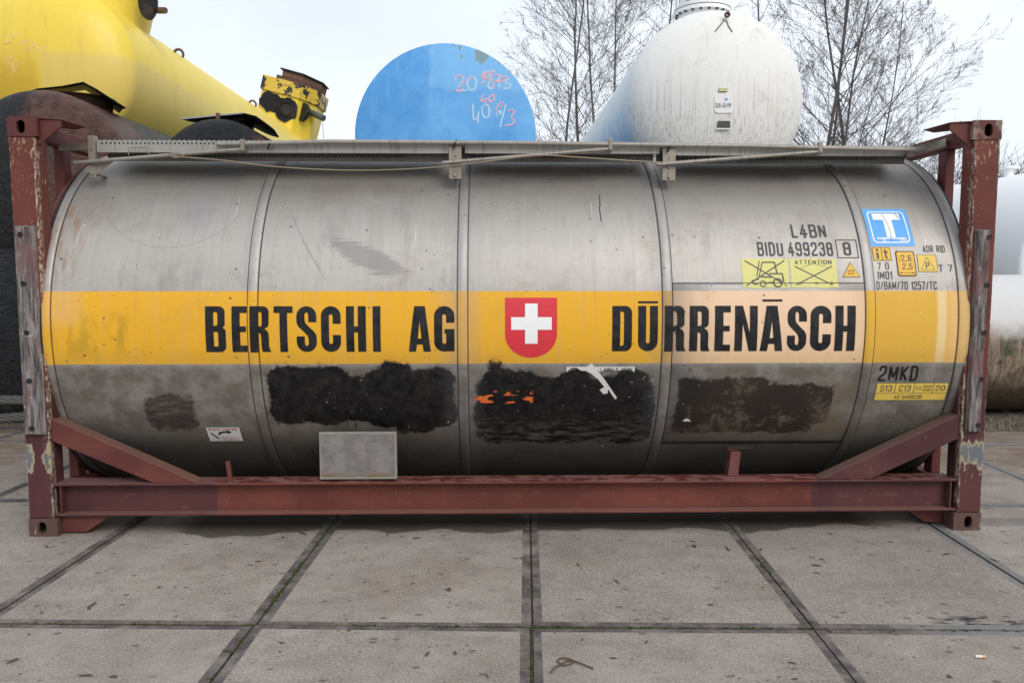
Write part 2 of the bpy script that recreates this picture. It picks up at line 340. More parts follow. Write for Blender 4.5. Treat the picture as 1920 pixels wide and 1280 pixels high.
STR0, STR1 = -0.212, 0.243         # painted stripe, arc metres about the tank's nearest line
BANDS = [(1.405,1.462),(2.700,2.758),(3.979,4.036),(5.258,5.314)]
def m_shell(name, metal_tint=(1,1,1), band=False):
    g = G(name, 0.42, 0.55, 0.25); uv = g.uv(); u, v, _ = g.sep(uv)
    big = g.noise(uv, 0.9, 4, 0.55); mid = g.noise(uv, 6, 5, 0.62); fine = g.noise(uv, 60, 3, 0.6)
    stre = g.noise(uv, 1.0, 5, 0.6, k3=(26, 0.7, 1)); stf = g.noise(uv, 1.0, 3, 0.6, k3=(230, 6, 1)); hor = g.noise(uv, 1.0, 3, 0.6, k3=(5, 210, 1))
    t = metal_tint
    c = g.mix(big, (0.375*t[0],0.354*t[1],0.328*t[2]), (0.52*t[0],0.495*t[1],0.465*t[2]))
    c = g.mix(g.mul(g.ss(stre, 0.50, 0.72), 0.28), c, (0.29,0.275,0.262))
    c = g.mix(g.mul(g.ss(stre, 0.46, 0.30), 0.3), c, (0.53,0.525,0.525))
    c = g.mix(g.mul(g.ss(stf, 0.40, 0.70), 0.30), c, (0.27,0.26,0.25)); c = g.mix(g.mul(g.ss(hor, 0.45, 0.75), 0.22), c, (0.28,0.27,0.26))
    c = g.mix(g.mul(g.ss(g.noise(uv, 2.1, 5, 0.68, off=(6,2,0)), 0.50, 0.68), 0.34), c, (0.25,0.20,0.15))
    c = g.mix(g.mul(g.ss(g.noise(uv, 1, 5, 0.7, k3=(5,2,1), off=(2,9,0)), 0.54, 0.70), 0.30), c, (0.20,0.19,0.19))
    # walkway's shade painted on the upper half, dull grime low down
    top_shade = g.mul(g.ss(v, 0.45, 1.05), g.add(0.5, g.mul(mid, 0.5))); c = g.mix(g.mul(top_shade, 0.9), c, (0.19,0.175,0.16))
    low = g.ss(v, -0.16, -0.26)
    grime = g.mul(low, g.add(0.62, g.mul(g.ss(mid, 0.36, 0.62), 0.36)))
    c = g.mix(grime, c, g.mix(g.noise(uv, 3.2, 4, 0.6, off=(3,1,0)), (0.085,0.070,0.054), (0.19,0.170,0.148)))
    belly_shade = g.ss(g.add(v, g.mul(g.sub(mid, 0.5), 0.3)), -0.55, -0.95); c = g.mix(g.mul(belly_shade, 0.75), c, (0.055,0.049,0.042))  # painted shade, darkening the belly towards the underside
    # rust bleeding near the left end
    rl = g.mul(g.box(u, 0.10, 0.33, 0.10), g.mul(g.ss(v, 0.20, 0.45), g.ss(v, 1.05, 0.75)))
    c = g.mix(g.mul(rl, g.mul(g.ss(g.noise(uv, 1, 5, 0.7, k3=(16,4,1)), 0.44, 0.68), 0.85)), c, (0.30,0.17,0.08))
    # scuffed arc and swoosh rubbed into the second bay
    wob = g.mul(g.sub(mid, 0.5), 0.03)
    q = g.sub(u, 1.62); arc = g.sub(v, g.add(g.sub(0.80, g.mul(q, 2.3)), g.mul(g.mul(q, q), 1.7)))
    sw = g.mul(g.ss(g.mth('ABSOLUTE', g.add(arc, wob)), 0.022, 0.003), g.mul(g.box(u, 1.62, 1.86, 0.04), 0.40)); c = g.mix(sw, c, (0.17,0.16,0.155))
    q2 = g.sub(u, 1.86); ctr = g.add(g.sub(0.60, g.mul(q2, 0.62)), g.mul(g.mul(q2, q2), 0.35)); wd = g.mul(g.mul(g.ss(u, 1.80, 2.08), g.ss(u, 2.42, 2.2)), 0.075)
    dd = g.sub(g.mth('ABSOLUTE', g.sub(v, ctr)), wd)
    swo = g.mul(g.ss(g.add(dd, g.mul(g.sub(g.noise(uv, 1, 4, 0.65, k3=(3,70,1)), 0.5), 0.16)), 0.022, -0.022), g.mul(g.box(u, 1.86, 2.42, 0.09), 0.60)); c = g.mix(swo, c, (0.20,0.19,0.185))
    cx_, cs_ = cyl(303, 468); k_ = g.n('ShaderNodeVectorMath'); k_.operation = 'LENGTH'; g.put(k_.inputs[0], g.comb(g.sub(u, cx_+0.03), g.mul(g.sub(v, cs_+0.46), 1.05)))
    rn = g.mul(g.ss(g.mth('ABSOLUTE', g.sub(k_.outputs['Value'], 0.47)), 0.006, 0.002), g.mul(g.ss(v, cs_+0.42, cs_+0.2), 0.26)); c = g.mix(rn, c, (0.16,0.15,0.145))
    # bluish smear, bay one
    c = g.mix(g.mul(g.box(u, 0.98, 1.13, 0.05), g.mul(g.ss(v, 0.55, 0.75), 0.30)), c, (0.24,0.25,0.28))
    # pale run marks
    pr = g.mul(g.ss(g.noise(uv, 1, 3, 0.5, k3=(24,1.6,1), off=(5,0.4,0)), 0.68, 0.76), g.mul(g.ss(v, 0.3, 0.45), 0.5)); c = g.mix(pr, c, (0.58,0.58,0.58))
    # ---- painted stripe
    ye = g.noise(uv, 2.6, 5, 0.6, k3=(1.6,0.8,1)); yv = g.noise(uv, 1, 4, 0.6, k3=(22,1.5,1))
    yel = g.mix(ye, (0.74,0.37,0.012), (0.75,0.41,0.03)); yel = g.mix(g.mul(g.ss(yv, 0.45, 0.68), 0.35), yel, (0.66,0.38,0.12)); yel = g.mix(g.mul(g.ss(stre, 0.55, 0.70), 0.35), yel, (0.50,0.29,0.06))
    stain = g.mul(g.box(u, 0.20, 0.78, 0.07), g.mul(g.box(v, -0.16, 0.10, 0.06), g.ss(g.noise(uv, 1, 4, 0.6, k3=(9,2.6,1)), 0.45, 0.6)))
    yel = g.mix(g.mul(stain, 0.8), yel, (0.50,0.29,0.02))
    gr = g.box(u, 2.60, 2.80, 0.12); yel = g.mix(g.mul(gr, g.add(0.2, g.mul(stre, 0.45))), yel, (0.50,0.33,0.17))
    edge = g.mul(g.box(u, 0.0, 0.36, 0.06), g.ss(v, -0.02, 0.10)); yel = g.mix(g.mul(edge, 0.5), yel, (0.66,0.42,0.18))
    peach = g.mix(yv, (0.74,0.50,0.32), (0.82,0.60,0.42))
    pm = g.box(u, 4.0385, 5.252, 0.0015); yel = g.mix(pm, yel, peach)
    gold = g.mix(yv, (0.66,0.37,0.04), (0.70,0.42,0.07)); yel = g.mix(g.ss(u, 5.255, 5.257), yel, gold)
    yel = g.mix(g.box(u, 5.715, 5.775, 0.012), yel, (0.75,0.56,0.27)); yel = g.mix(g.ss(u, 5.76, 5.81), yel, (0.74,0.45,0.17))
    yel = g.mix(g.ss(u, 5.848, 5.852), yel, (0.66,0.43,0.17)); yel = g.mix(g.box(u, 3.974, 4.0385, 0.001), yel, (0.46,0.29,0.10))
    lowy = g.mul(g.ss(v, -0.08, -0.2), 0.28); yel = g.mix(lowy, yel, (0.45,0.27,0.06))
    yel = g.mix(g.mul(g.ss(g.noise(uv, 2.4, 5, 0.7, off=(1,6,0)), 0.50, 0.70), 0.28), yel, (0.46,0.27,0.07))
    sm = g.mul(g.box(v, STR0, STR1, 0.0012), g.inv(g.mul(g.ss(g.noise(uv, 26, 4, 0.7), 0.70, 0.74), 0.5)))
    c = g.mix(sm, c, yel)
    # ---- black over-painted patches
    hair = g.mul(g.sub(g.noise(uv, 1, 3, 0.6, k3=(90,24,1), off=(3,3,0)), 0.5), 0.018)
    wx = g.add(g.mul(g.sub(g.noise(uv, 6, 9, 0.70), 0.5), 0.15), hair); wy = g.add(g.mul(g.sub(g.noise(uv, 6.5, 9, 0.72, off=(7,2,0)), 0.5), 0.17), hair)
    uu = g.add(u, wx); vv = g.add(v, wy)
    def sd(x0, x1, y0, y1, r=0.05):
        qx = g.sub(g.mth('ABSOLUTE', g.sub(uu, (x0+x1)/2)), (x1-x0)/2-r); qy = g.sub(g.mth('ABSOLUTE', g.sub(vv, (y0+y1)/2)), (y1-y0)/2-r)
        k = g.n('ShaderNodeVectorMath'); k.operation = 'LENGTH'; g.put(k.inputs[0], g.comb(g.mx(qx, 0.0), g.mx(qy, 0.0)))
        return g.sub(g.add(k.outputs['Value'], g.mn(g.mx(qx, qy), 0.0)), r)
    def many(bs):
        a = None
        for b in bs:
            d = sd(*b); a = d if a is None else g.mn(a, d)
        return a
    tex = g.noise(uv, 14, 5, 0.72); tex2 = g.noise(uv, 1, 5, 0.7, k3=(7,30,1)); tex3 = g.noise(uv, 3.5, 5, 0.65, off=(2,8,0))
    blk = g.mix(g.ss(tex, 0.36, 0.66), (0.004,0.004,0.005), (0.018,0.017,0.017)); blk = g.mix(g.mul(g.ss(tex3, 0.52, 0.68), 0.6), blk, (0.040,0.034,0.030)); blk = g.mix(g.mul(g.ss(tex2, 0.56, 0.70), 0.4), blk, (0.055,0.050,0.046))
    blk = g.mix(g.mul(g.ss(stf, 0.62, 0.75), 0.25), blk, (0.20,0.19,0.18))
    inA = g.box(u, 1.466, 2.698, 0.006); inB = g.box(u, 2.77, 3.976, 0.012); inC = g.box(u, 4.04, 5.25, 0.006)
    dA = many([(1.50,2.03,-0.655,-0.225,0.10),(1.95,2.2,-0.64,-0.29,0.05),(2.1,2.68,-0.68,-0.25,0.10),(2.2,2.40,-0.45,-0.19,0.06),(2.28,2.55,-0.735,-0.5,0.06)])
    fA = g.mul(g.ss(dA, 0.012, -0.012), inA)
    dB = many([(2.80,3.96,-0.84,-0.30,0.12),(2.86,3.2,-0.5,-0.245,0.05),(2.89,2.97,-0.32,-0.195,0.02),(3.33,3.55,-0.5,-0.25,0.06),(3.68,3.92,-0.5,-0.26,0.06)])
    fB = g.mul(g.mul(g.ss(dB, 0.014, -0.014), inB), g.inv(g.mul(g.ss(v, -0.55, -0.85), g.ss(tex2, 0.45, 0.62))))
    dC = many([(4.09,4.68,-0.60,-0.31,0.03),(4.5,5.06,-0.62,-0.35,0.03),(4.9,5.10,-0.66,-0.38,0.01),(4.08,5.0,-0.74,-0.56,0.02)])
    wear = g.ss(g.add(g.mul(tex3, 0.6), g.mul(tex, 0.4)), 0.50, 0.60)
    fC = g.mul(g.mul(g.ss(dC, 0.012, -0.012), inC), g.inv(g.mul(wear, 0.55)))
    dD = many([(0.70,1.02,-0.70,-0.42,0.05)]); fD = g.mul(g.ss(dD, 0.012, -0.02), g.mul(g.ss(g.add(tex2, g.mul(tex3, 0.5)), 0.5, 0.85), 1.0))
    panel = g.mul(g.mul(inC, g.ss(v, -0.30, -0.40)), g.ss(v, -0.765, -0.74)); c = g.mix(g.mul(panel, g.mul(g.ss(tex3, 0.40, 0.66), 0.65)), c, (0.15,0.105,0.055))
    c = g.mix(g.mul(g.add(g.mul(g.ss(dD, 0.012, -0.02), 0.45), g.mul(fD, 0.5)), 0.9), c, (0.028,0.022,0.02))
    blkC = g.mix(g.mul(tex3, 0.9), (0.012,0.012,0.014), (0.06,0.044,0.03))
    halo_ = g.mul(g.mul(g.ss(g.mn(g.add(dA, g.mul(g.inv(inA), 9.0)), g.add(dB, g.mul(g.inv(inB), 9.0))), 0.045, -0.01), g.ss(g.noise(uv, 16, 6, 0.75), 0.42, 0.60)), 0.5)
    fAB = g.mx(fA, fB)
    scr = g.mul(g.ss(g.noise(uv, 1, 3, 0.6, k3=(17,80,1), off=(1,4,0)), 0.695, 0.72), g.mul(g.ss(g.noise(uv, 2.2, 2, off=(4,4,0)), 0.44, 0.52), 0.9))
    if not band:
        c = g.mix(halo_, c, (0.045,0.042,0.04)); c = g.mix(fC, c, blkC); c = g.mix(fAB, c, blk)
        c = g.mix(g.mul(scr, g.mx(fAB, g.mul(fC, 0.4))), c, (0.62,0.62,0.60))
        # orange remains of a hazard placard
        om = g.mul(g.box(u, 2.80, 3.17, 0.01), g.mul(g.box(v, -0.49, -0.40, 0.006), g.ss(g.noise(uv, 1, 4, 0.6, k3=(9,26,1), off=(0.7,0.3,0)), 0.535, 0.55)))
        c = g.mix(om, c, (0.72,0.15,0.03))
    else:
        c = g.mix(g.mul(g.mul(g.ss(v, -0.24, -0.34), g.ss(stre, 0.40, 0.62)), 0.55), c, (0.10,0.09,0.082))
    # thin tar dribbles under patch A
    dr = g.mul(g.ss(g.noise(uv, 1, 3, 0.5, k3=(26,3.0,1), dist=0.6), 0.66, 0.69), g.mul(g.box(v, -0.98, -0.60, 0.04), g.box(u, 1.5, 2.1, 0.04))); c = g.mix(g.mul(dr, 0.85), c, (0.02,0.02,0.02))
    # chips, splashes
    for (sc_, r0, k, colr, off) in ((11, 0.105, 0.55, (0.05,0.04,0.04), (0,0,0)), (24, 0.12, 0.58, (0.07,0.05,0.045), (3,5,0)), (17, 0.09, 0.6, (0.75,0.75,0.75), (8,2,0))):
        vd = g.vor(g.vadd(uv, off), sc_, k3=(1.0,1.25,1)); c = g.mix(g.mul(g.ss(g.add(vd, g.mul(fine, 0.10)), r0+0.05, r0+0.02), g.mul(g.ss(g.noise(uv, 2.6, 2, off=off), k-0.04, k+0.02), 0.85)), c, colr)
    # dark sealant / dirt lines beside the straps
    ln = None
    for a, b in BANDS:
        for e in (a-0.003, b+0.003):
            m = g.ss(g.mth('ABSOLUTE', g.sub(u, e)), 0.0065, 0.003); ln = m if ln is None else g.mx(ln, m)
    for e in (0.200, 5.846):
        ln = g.mx(ln, g.ss(g.mth('ABSOLUTE', g.sub(u, e)), 0.006, 0.003))
    if not band: c = g.mix(g.mul(ln, 0.9), c, (0.035,0.034,0.036))
    # dirt creeping from the strap edges
    halo = None
    for a, b in BANDS[1:3]:
        m = g.ss(g.mth('ABSOLUTE', g.sub(u, (a+b)/2)), 0.17, 0.03); halo = m if halo is None else g.mx(halo, m)
    c = g.mix(g.mul(halo, g.mul(stre, 0.30)), c, (0.20,0.20,0.215))
    paint = g.mx(sm, g.mx(fAB, fC))
    met = g.mul(g.inv(paint), g.mul(g.inv(g.mul(grime, 0.85)), 0.34))
    rough = g.sub(g.add(0.46, g.mul(mid, 0.18)), g.mul(g.mul(fAB, 0.25), tex))
    g.bump(g.add(g.add(g.mul(stf, 0.25), g.mul(g.mul(g.mx(fAB, fC), tex), 2.2)), g.add(g.mul(mid, 0.7), g.mul(big, 5.0))), 0.14, 0.012)
    return g.done(c, rough, met)

def m_frame(name, kind):
    g = G(name, 0.5, 0.0, 0.22); p = g.pos(); x, y, z = g.sep(p)
    n1 = g.noise(p, 2.2, 4, 0.6); n2 = g.noise(p, 25, 5, 0.7); n3 = g.noise(p, 1, 5, 0.68, k3=(42,42,9)); n4 = g.noise(p, 7, 5, 0.65)
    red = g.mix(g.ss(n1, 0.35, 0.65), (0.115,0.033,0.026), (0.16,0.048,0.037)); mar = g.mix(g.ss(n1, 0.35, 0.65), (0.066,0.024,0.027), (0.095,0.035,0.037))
    if kind == 'rail':
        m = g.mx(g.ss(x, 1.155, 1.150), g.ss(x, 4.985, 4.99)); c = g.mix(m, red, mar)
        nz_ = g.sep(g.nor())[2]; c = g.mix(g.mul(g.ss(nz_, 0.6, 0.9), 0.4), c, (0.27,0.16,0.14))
        wet_shade = g.mul(g.ss(nz_, 0.6, 0.9), g.mul(g.ss(g.noise(p, 1, 4, 0.6, k3=(11,16,1), off=(2,0,0)), 0.50, 0.53), g.ss(x, 1.1, 1.2))); c = g.mix(g.mul(wet_shade, g.mul(g.ss(z, 0.2, 0.3), 0.85)), c, (0.085,0.014,0.012))
        c = g.mix(g.mul(g.ss(n2, 0.56, 0.70), 0.45), c, (0.085,0.045,0.04)); c = g.mix(g.mul(g.ss(g.noise(p, 1, 5, 0.7, k3=(7,3,22)), 0.56, 0.70), 0.30), c, (0.20,0.10,0.075)); c = g.mix(g.mul(g.ss(g.noise(p, 1, 4, 0.7, k3=(30,30,60), off=(4,0,0)), 0.67, 0.70), 0.55), c, (0.32,0.24,0.20)); c = g.mix(g.mul(g.ss(g.noise(p, 1, 4, 0.6, k3=(34,3,3)), 0.58, 0.70), 0.30), c, (0.075,0.035,0.032))
    elif kind == 'brace':
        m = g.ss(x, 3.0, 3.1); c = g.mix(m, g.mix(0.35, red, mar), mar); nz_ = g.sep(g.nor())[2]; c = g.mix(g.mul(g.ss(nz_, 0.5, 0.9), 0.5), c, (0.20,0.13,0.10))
        c = g.mix(g.mul(g.ss(n2, 0.57, 0.72), 0.45), c, (0.085,0.045,0.04)); c = g.mix(g.mul(g.ss(n4, 0.58, 0.72), 0.3), c, (0.20,0.11,0.085)); c = g.mix(g.mul(g.ss(n3, 0.68, 0.71), 0.5), c, (0.34,0.26,0.21))
    elif kind == 'post':
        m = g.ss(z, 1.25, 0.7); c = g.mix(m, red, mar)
        n5 = g.noise(p, 1, 6, 0.75, k3=(55,55,24)); chip = g.ss(g.add(n5, g.mul(g.ss(z, 1.9, 2.45), 0.085)), 0.665, 0.69); c = g.mix(g.mul(chip, 0.8), c, (0.46,0.36,0.23))
        ed = g.sub(g.mth('ABSOLUTE', g.sub(g.mth('ABSOLUTE', g.sub(x, 3.029)), 2.952)), 0.077)
        c = g.mix(g.mul(g.mul(g.ss(g.mth('ABSOLUTE', ed), 0.012, 0.002), g.ss(y, 0.06, 0.03)), g.ss(n5, 0.46, 0.58)), c, (0.42,0.35,0.27))
        bz = g.sub(g.mth('ABSOLUTE', g.sub(z, 0.50)), 0.085); xc = g.mth('ABSOLUTE', g.sub(x, 0.083)); lob = g.mul(g.ss(xc, 0.05, 0.01), g.mul(g.ss(x, 3.1, 3.0), 0.11)); k = g.add(g.add(g.add(bz, lob), g.mul(g.sub(n4, 0.5), 0.38)), g.mul(g.sub(g.noise(p, 1, 5, 0.7, k3=(40,40,7)), 0.5), 0.26)); fr = g.ss(y, 0.03, 0.01)
        c = g.mix(g.mul(g.ss(k, 0.010, -0.006), fr), c, (0.33,0.275,0.19)); c = g.mix(g.mul(g.ss(k, -0.032, -0.05), fr), c, (0.13,0.14,0.15))
        c = g.mix(g.mul(g.ss(g.noise(p, 1, 4, 0.6, k3=(12,12,3)), 0.58, 0.7), 0.5), c, (0.13,0.075,0.06))
    elif kind == 'cast':
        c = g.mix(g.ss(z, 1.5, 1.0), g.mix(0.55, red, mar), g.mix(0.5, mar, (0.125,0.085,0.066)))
        c = g.mix(g.mul(g.ss(n4, 0.52, 0.62), g.mul(g.ss(x, 3.0, 3.1), 0.8)), c, (0.28,0.215,0.17)); c = g.mix(g.mul(g.ss(n2, 0.58, 0.7), 0.5), c, (0.12,0.075,0.05))
        c = g.mix(g.mul(g.ss(n3, 0.62, 0.66), g.ss(z, 1.5, 1.0)), c, (0.42,0.34,0.26))
    else:
        c = g.mix(0.4, red, mar); c = g.mix(g.mul(g.ss(n2, 0.6, 0.75), 0.4), c, (0.10,0.045,0.04))
    c = g.mix(g.mul(g.ss(g.noise(p, 130, 2, 0.6), 0.70, 0.76), 0.5), c, (0.05,0.03,0.03))
    g.bump(g.add(n2, g.mul(n1, 0.5)), 0.12, 0.006)
    return g.done(c, g.add(0.42, g.mul(n2, 0.25)))
def m_strip():
    g = G('rubbing_strip', 0.75, 0.0, 0.3); p = g.pos(); n1 = g.noise(p, 1, 5, 0.7, k3=(60,60,5)); n2 = g.noise(p, 5, 5, 0.7)
    c = g.ramp(n1, [(0.38, (0.04,0.035,0.034)), (0.5, (0.14,0.128,0.123)), (0.62, (0.27,0.25,0.24))]); c = g.mix(g.mul(g.ss(n2, 0.48, 0.62), 0.75), c, (0.15,0.075,0.075))
    c = g.mix(g.mul(g.ss(g.noise(p, 12, 4, 0.6, off=(3,3,3)), 0.64, 0.7), 0.8), c, (0.42,0.36,0.30))
    g.bump(n1, 0.5, 0.006); return g.done(c)
def m_galv(name, holes=None, tint=(0.42,0.40,0.375)):
    g = G(name, 0.5, 0.45, 0.4); p = g.pos(); x, y, z = g.sep(p); n1 = g.noise(p, 3, 4, 0.6); st = g.noise(p, 1, 4, 0.7, k3=(55,5,3)); n2 = g.noise(p, 60, 3, 0.6)
    c = g.mix(n1, tuple(t*0.8 for t in tint), tuple(min(1, t*1.25) for t in tint)); c = g.mix(g.mul(g.ss(st, 0.5, 0.7), 0.6), c, tuple(t*0.45 for t in tint))
    c = g.mix(g.mul(g.ss(n2, 0.62, 0.75), 0.4), c, (0.16,0.11,0.07))
    g.bump(n2, 0.15, 0.004); return g.done(c, g.add(0.4, g.mul(n2, 0.3)))
def m_yellow():
    g = G('yellow_coating', 0.32, 0.0, 0.5); p = g.pos(); x, y, z = g.sep(p)
    n1 = g.noise(p, 0.8, 4, 0.6); n2 = g.noise(p, 7, 5, 0.6); st = g.noise(p, 1, 4, 0.6, k3=(7,7,0.9)); n3 = g.noise(p, 40, 4, 0.6)
    c = g.mix(n1, (0.76,0.54,0.035), (0.83,0.65,0.085)); c = g.mix(g.mul(g.ss(st, 0.52, 0.72), 0.28), c, (0.60,0.38,0.03))
    fade = g.mul(g.mul(g.ss(z, 4.55, 4.45), g.ss(x, -3.12, -2.92)), g.mul(g.ss(y, 6.4+4.6, 6.4+0.2), g.ss(z, 3.0, 3.3))); c = g.mix(g.mul(fade, 0.42), c, (0.64,0.47,0.20))
    low = g.mul(g.ss(x, -2.95, -3.15), g.ss(z, 4.75, 4.1)); c = g.mix(g.mul(low, g.add(0.5, g.mul(n2, 0.5))), c, (0.56,0.35,0.015))
    c = g.mix(g.mul(g.ss(g.noise(p, 1, 4, 0.6, k3=(2.4,0.4,1.4), off=(1,5,0)), 0.62, 0.74), 0.22), c, (0.70,0.42,0.16))
    g.bump(g.add(g.mul(n2, 0.8), n3), 0.12, 0.02); return g.done(c, g.add(0.30, g.mul(n2, 0.25)))
def m_bitumen(name, rust=(0,0,0), seed=0.0):
    g = G(name, 0.4, 0.0, 0.35); p = g.pos(); x, y, z = g.sep(p); n1 = g.noise(p, 1.4, 5, 0.65, off=(seed,0,0)); n2 = g.noise(p, 26, 5, 0.75); n3 = g.noise(p, 9, 5, 0.7)
    cr = g.vor(g.vadd(p, g.scl(g.noise(p, 6, 3, 0.6, col=True), (0.12,0.12,0.12))), 19, 'DISTANCE_TO_EDGE')
    c = g.mix(g.ss(n3, 0.35, 0.65), (0.004,0.004,0.005), (0.013,0.014,0.017)); c = g.mix(g.mul(g.mul(g.ss(g.noise(p, 1, 6, 0.8, k3=(24,24,40)), 0.62, 0.68), g.ss(n1, 0.44, 0.56)), 0.8), c, (0.22,0.23,0.26))  # pale specks painted into the coating as glints
    rx, a, b = rust; c0 = c
    if a or b:
        m = g.ss(g.add(g.sub(x, rx), g.mul(g.sub(n1, 0.5), 0.8)), a, b); m = g.mul(m, g.ss(g.add(y, g.mul(g.sub(n1, 0.5), 0.7)), 4.95, 4.7))
        c = g.mix(m, c, g.mix(g.ss(n3, 0.34, 0.64), (0.050,0.024,0.018), (0.125,0.058,0.042)))
    c = g.mix(g.mul(g.ss(n1, 0.60, 0.68), 0.5), c, (0.075,0.055,0.046))
    cm = g.ss(n1, 0.60, 0.42)
    if a or b: cm = g.mul(cm, g.inv(m))
    g.bump(g.add(g.mul(g.mul(g.ss(cr, 0.0, 0.05), cm), 0.6), g.add(g.mul(n2, 1.3), g.mul(n3, 0.8))), 1.0, 0.025); return g.done(c, g.add(0.22, g.mul(n2, 0.4)))
def m_blue():
    g = G('blue_paint', 0.6, 0.0, 0.3); p = g.pos(); x, y, z = g.sep(p); n1 = g.noise(p, 0.9, 4, 0.6); n2 = g.noise(p, 16, 5, 0.7); n3 = g.noise(p, 5, 4, 0.6)
    c = g.mix(g.ss(n1, 0.36, 0.64), (0.085,0.32,0.70), (0.155,0.44,0.83)); c = g.mix(g.mul(g.ss(g.noise(p, 1, 5, 0.7, k3=(9,9,0.9)), 0.53, 0.68), 0.35), c, (0.22,0.46,0.74)); c = g.mix(g.mul(g.ss(n3, 0.55, 0.68), 0.25), c, (0.06,0.24,0.55)); c = g.mix(g.mul(g.ss(n2, 0.56, 0.70), 0.35), c, (0.06,0.25,0.56))
    d = g.add(g.sub(x, 2.05), g.mul(g.sub(n3, 0.5), 0.35)); u1 = g.mul(g.ss(d, -0.03, 0.03), g.ss(g.add(z, g.mul(g.sub(n3, 0.5), 0.35)), 4.1, 4.2)); c = g.mix(g.mul(u1, 0.5), c, (0.24,0.52,0.82))
    u2 = g.mul(g.ss(x, 2.2, 2.8), g.ss(z, 3.4, 4.0)); c = g.mix(g.mul(u2, 0.30), c, (0.22,0.50,0.82))
    sc_ = g.mul(g.ss(g.add(g.noise(p, 6, 4, 0.6), g.mul(g.ss(g.add(z, g.mul(x, 0.45)), 5.55, 5.85), 0.22)), 0.72, 0.75), g.ss(x, 2.3, 2.4)); c = g.mix(sc_, c, (0.20,0.30,0.34))
    g.bump(n2, 0.25, 0.01); return g.done(c)
def m_white(name, drip=1.0, grime=0.5, peel=False, topz=99):
    g = G(name, 0.55, 0.0, 0.35); p = g.pos(); x, y, z = g.sep(p); n1 = g.noise(p, 0.9, 4, 0.6); n2 = g.noise(p, 11, 5, 0.7)
    st = g.noise(p, 1, 4, 0.7, k3=(42,42,0.30)); st2 = g.noise(p, 1, 4, 0.65, k3=(9,9,0.5)); lowm = g.noise(p, 2.3, 4, 0.7)
    c = g.mix(n1, (0.70,0.70,0.675), (0.78,0.78,0.765)); c = g.mix(g.mul(g.ss(st2, 0.50, 0.72), 0.75*grime), c, (0.60,0.57,0.46))
    lowz = g.ss(z, topz+0.25, topz-0.9) if topz < 50 else 1.0
    c = g.mix(g.mul(g.mul(g.ss(st, 0.51, 0.60), lowz), 0.8*drip), c, (0.20,0.19,0.165))
    gm = g.mul(g.ss(g.add(lowm, g.mul(n2, 0.35)), 0.76, 0.92), 0.42*grime); c = g.mix(gm, c, (0.20,0.20,0.17))
    if peel:
        lx = g.ss(x, 4.33, 4.05); c = g.mix(g.mul(lx, g.mul(g.ss(g.add(n2, g.mul(lowm, 0.6)), 0.66, 0.86), 0.85)), c, (0.16,0.165,0.15))
        c = g.mix(g.mul(g.mul(g.ss(y, 6.95, 7.05), g.ss(z, 4.2, 3.95)), g.mul(g.ss(lowm, 0.40, 0.54), 0.8)), c, (0.46,0.62,0.76))
    g.bump(n2, 0.08, 0.01); return g.done(c)
def m_weathered():
    g = G('weathered_tank_paint', 0.75, 0.0, 0.25); p = g.pos(); x, y, z = g.sep(p); n1 = g.noise(p, 2.5, 5, 0.65); st = g.noise(p, 1, 5, 0.7, k3=(16,16,1.6)); n2 = g.noise(p, 16, 5, 0.7)
    k = g.add(z, g.mul(g.sub(n1, 0.5), 0.3)); c = g.mix(n2, (0.52,0.515,0.51), (0.62,0.615,0.61))
    br = g.mix(g.ss(st, 0.35, 0.65), (0.12,0.085,0.055), (0.32,0.255,0.20)); c = g.mix(g.ss(k, 1.12, 0.85), c, br)
    gr = g.mul(g.box(k, 0.62, 0.92, 0.05), g.ss(n1, 0.52, 0.62)); c = g.mix(g.mul(gr, 0.9), c, (0.05,0.06,0.032)); c = g.mix(g.mul(g.ss(k, 0.55, 0.25), 0.8), c, (0.06,0.045,0.028))
    g.bump(n2, 0.3, 0.01); return g.done(c)
def m_bark():
    g = G('bark', 0.85, 0.0, 0.2); p = g.pos(); n = g.noise(p, 9, 4, 0.6); return g.done(g.mix(n, (0.07,0.06,0.058), (0.17,0.152,0.148)))

def m_letter():
    g = G('black_lettering', 0.5, 0.0, 0.2); p = g.pos(); n1 = g.noise(p, 12, 5, 0.7); st = g.noise(p, 1, 5, 0.7, k3=(40,6,4)); ch = g.noise(p, 55, 4, 0.75)
    c = g.mix(g.ss(n1, 0.35, 0.65), (0.009,0.010,0.012), (0.024,0.024,0.026)); c = g.mix(g.mul(g.ss(st, 0.54, 0.70), 0.4), c, (0.075,0.065,0.055))
    c = g.mix(g.mul(g.ss(ch, 0.685, 0.71), 0.8), c, (0.42,0.27,0.08)); return g.done(c)
def m_plate():
    g = G('data_plate', 0.6, 0.0, 0.3); p = g.pos(); x, y, z = g.sep(p); n1 = g.noise(p, 9, 5, 0.65); n2 = g.noise(p, 1, 4, 0.7, k3=(8,8,90))
    c = g.mix(g.ss(n1, 0.36, 0.64), (0.155,0.142,0.133), (0.215,0.20,0.19)); c = g.mix(g.mul(g.ss(n2, 0.54, 0.66), 0.35), c, (0.11,0.10,0.095))
    c = g.mix(g.mul(g.ss(z, 0.41, 0.36), g.ss(n1, 0.46, 0.56)), c, (0.17,0.10,0.055)); c = g.mix(g.ss(g.noise(p, 26, 3, 0.6), 0.70, 0.73), c, (0.05,0.045,0.04)); return g.done(c)
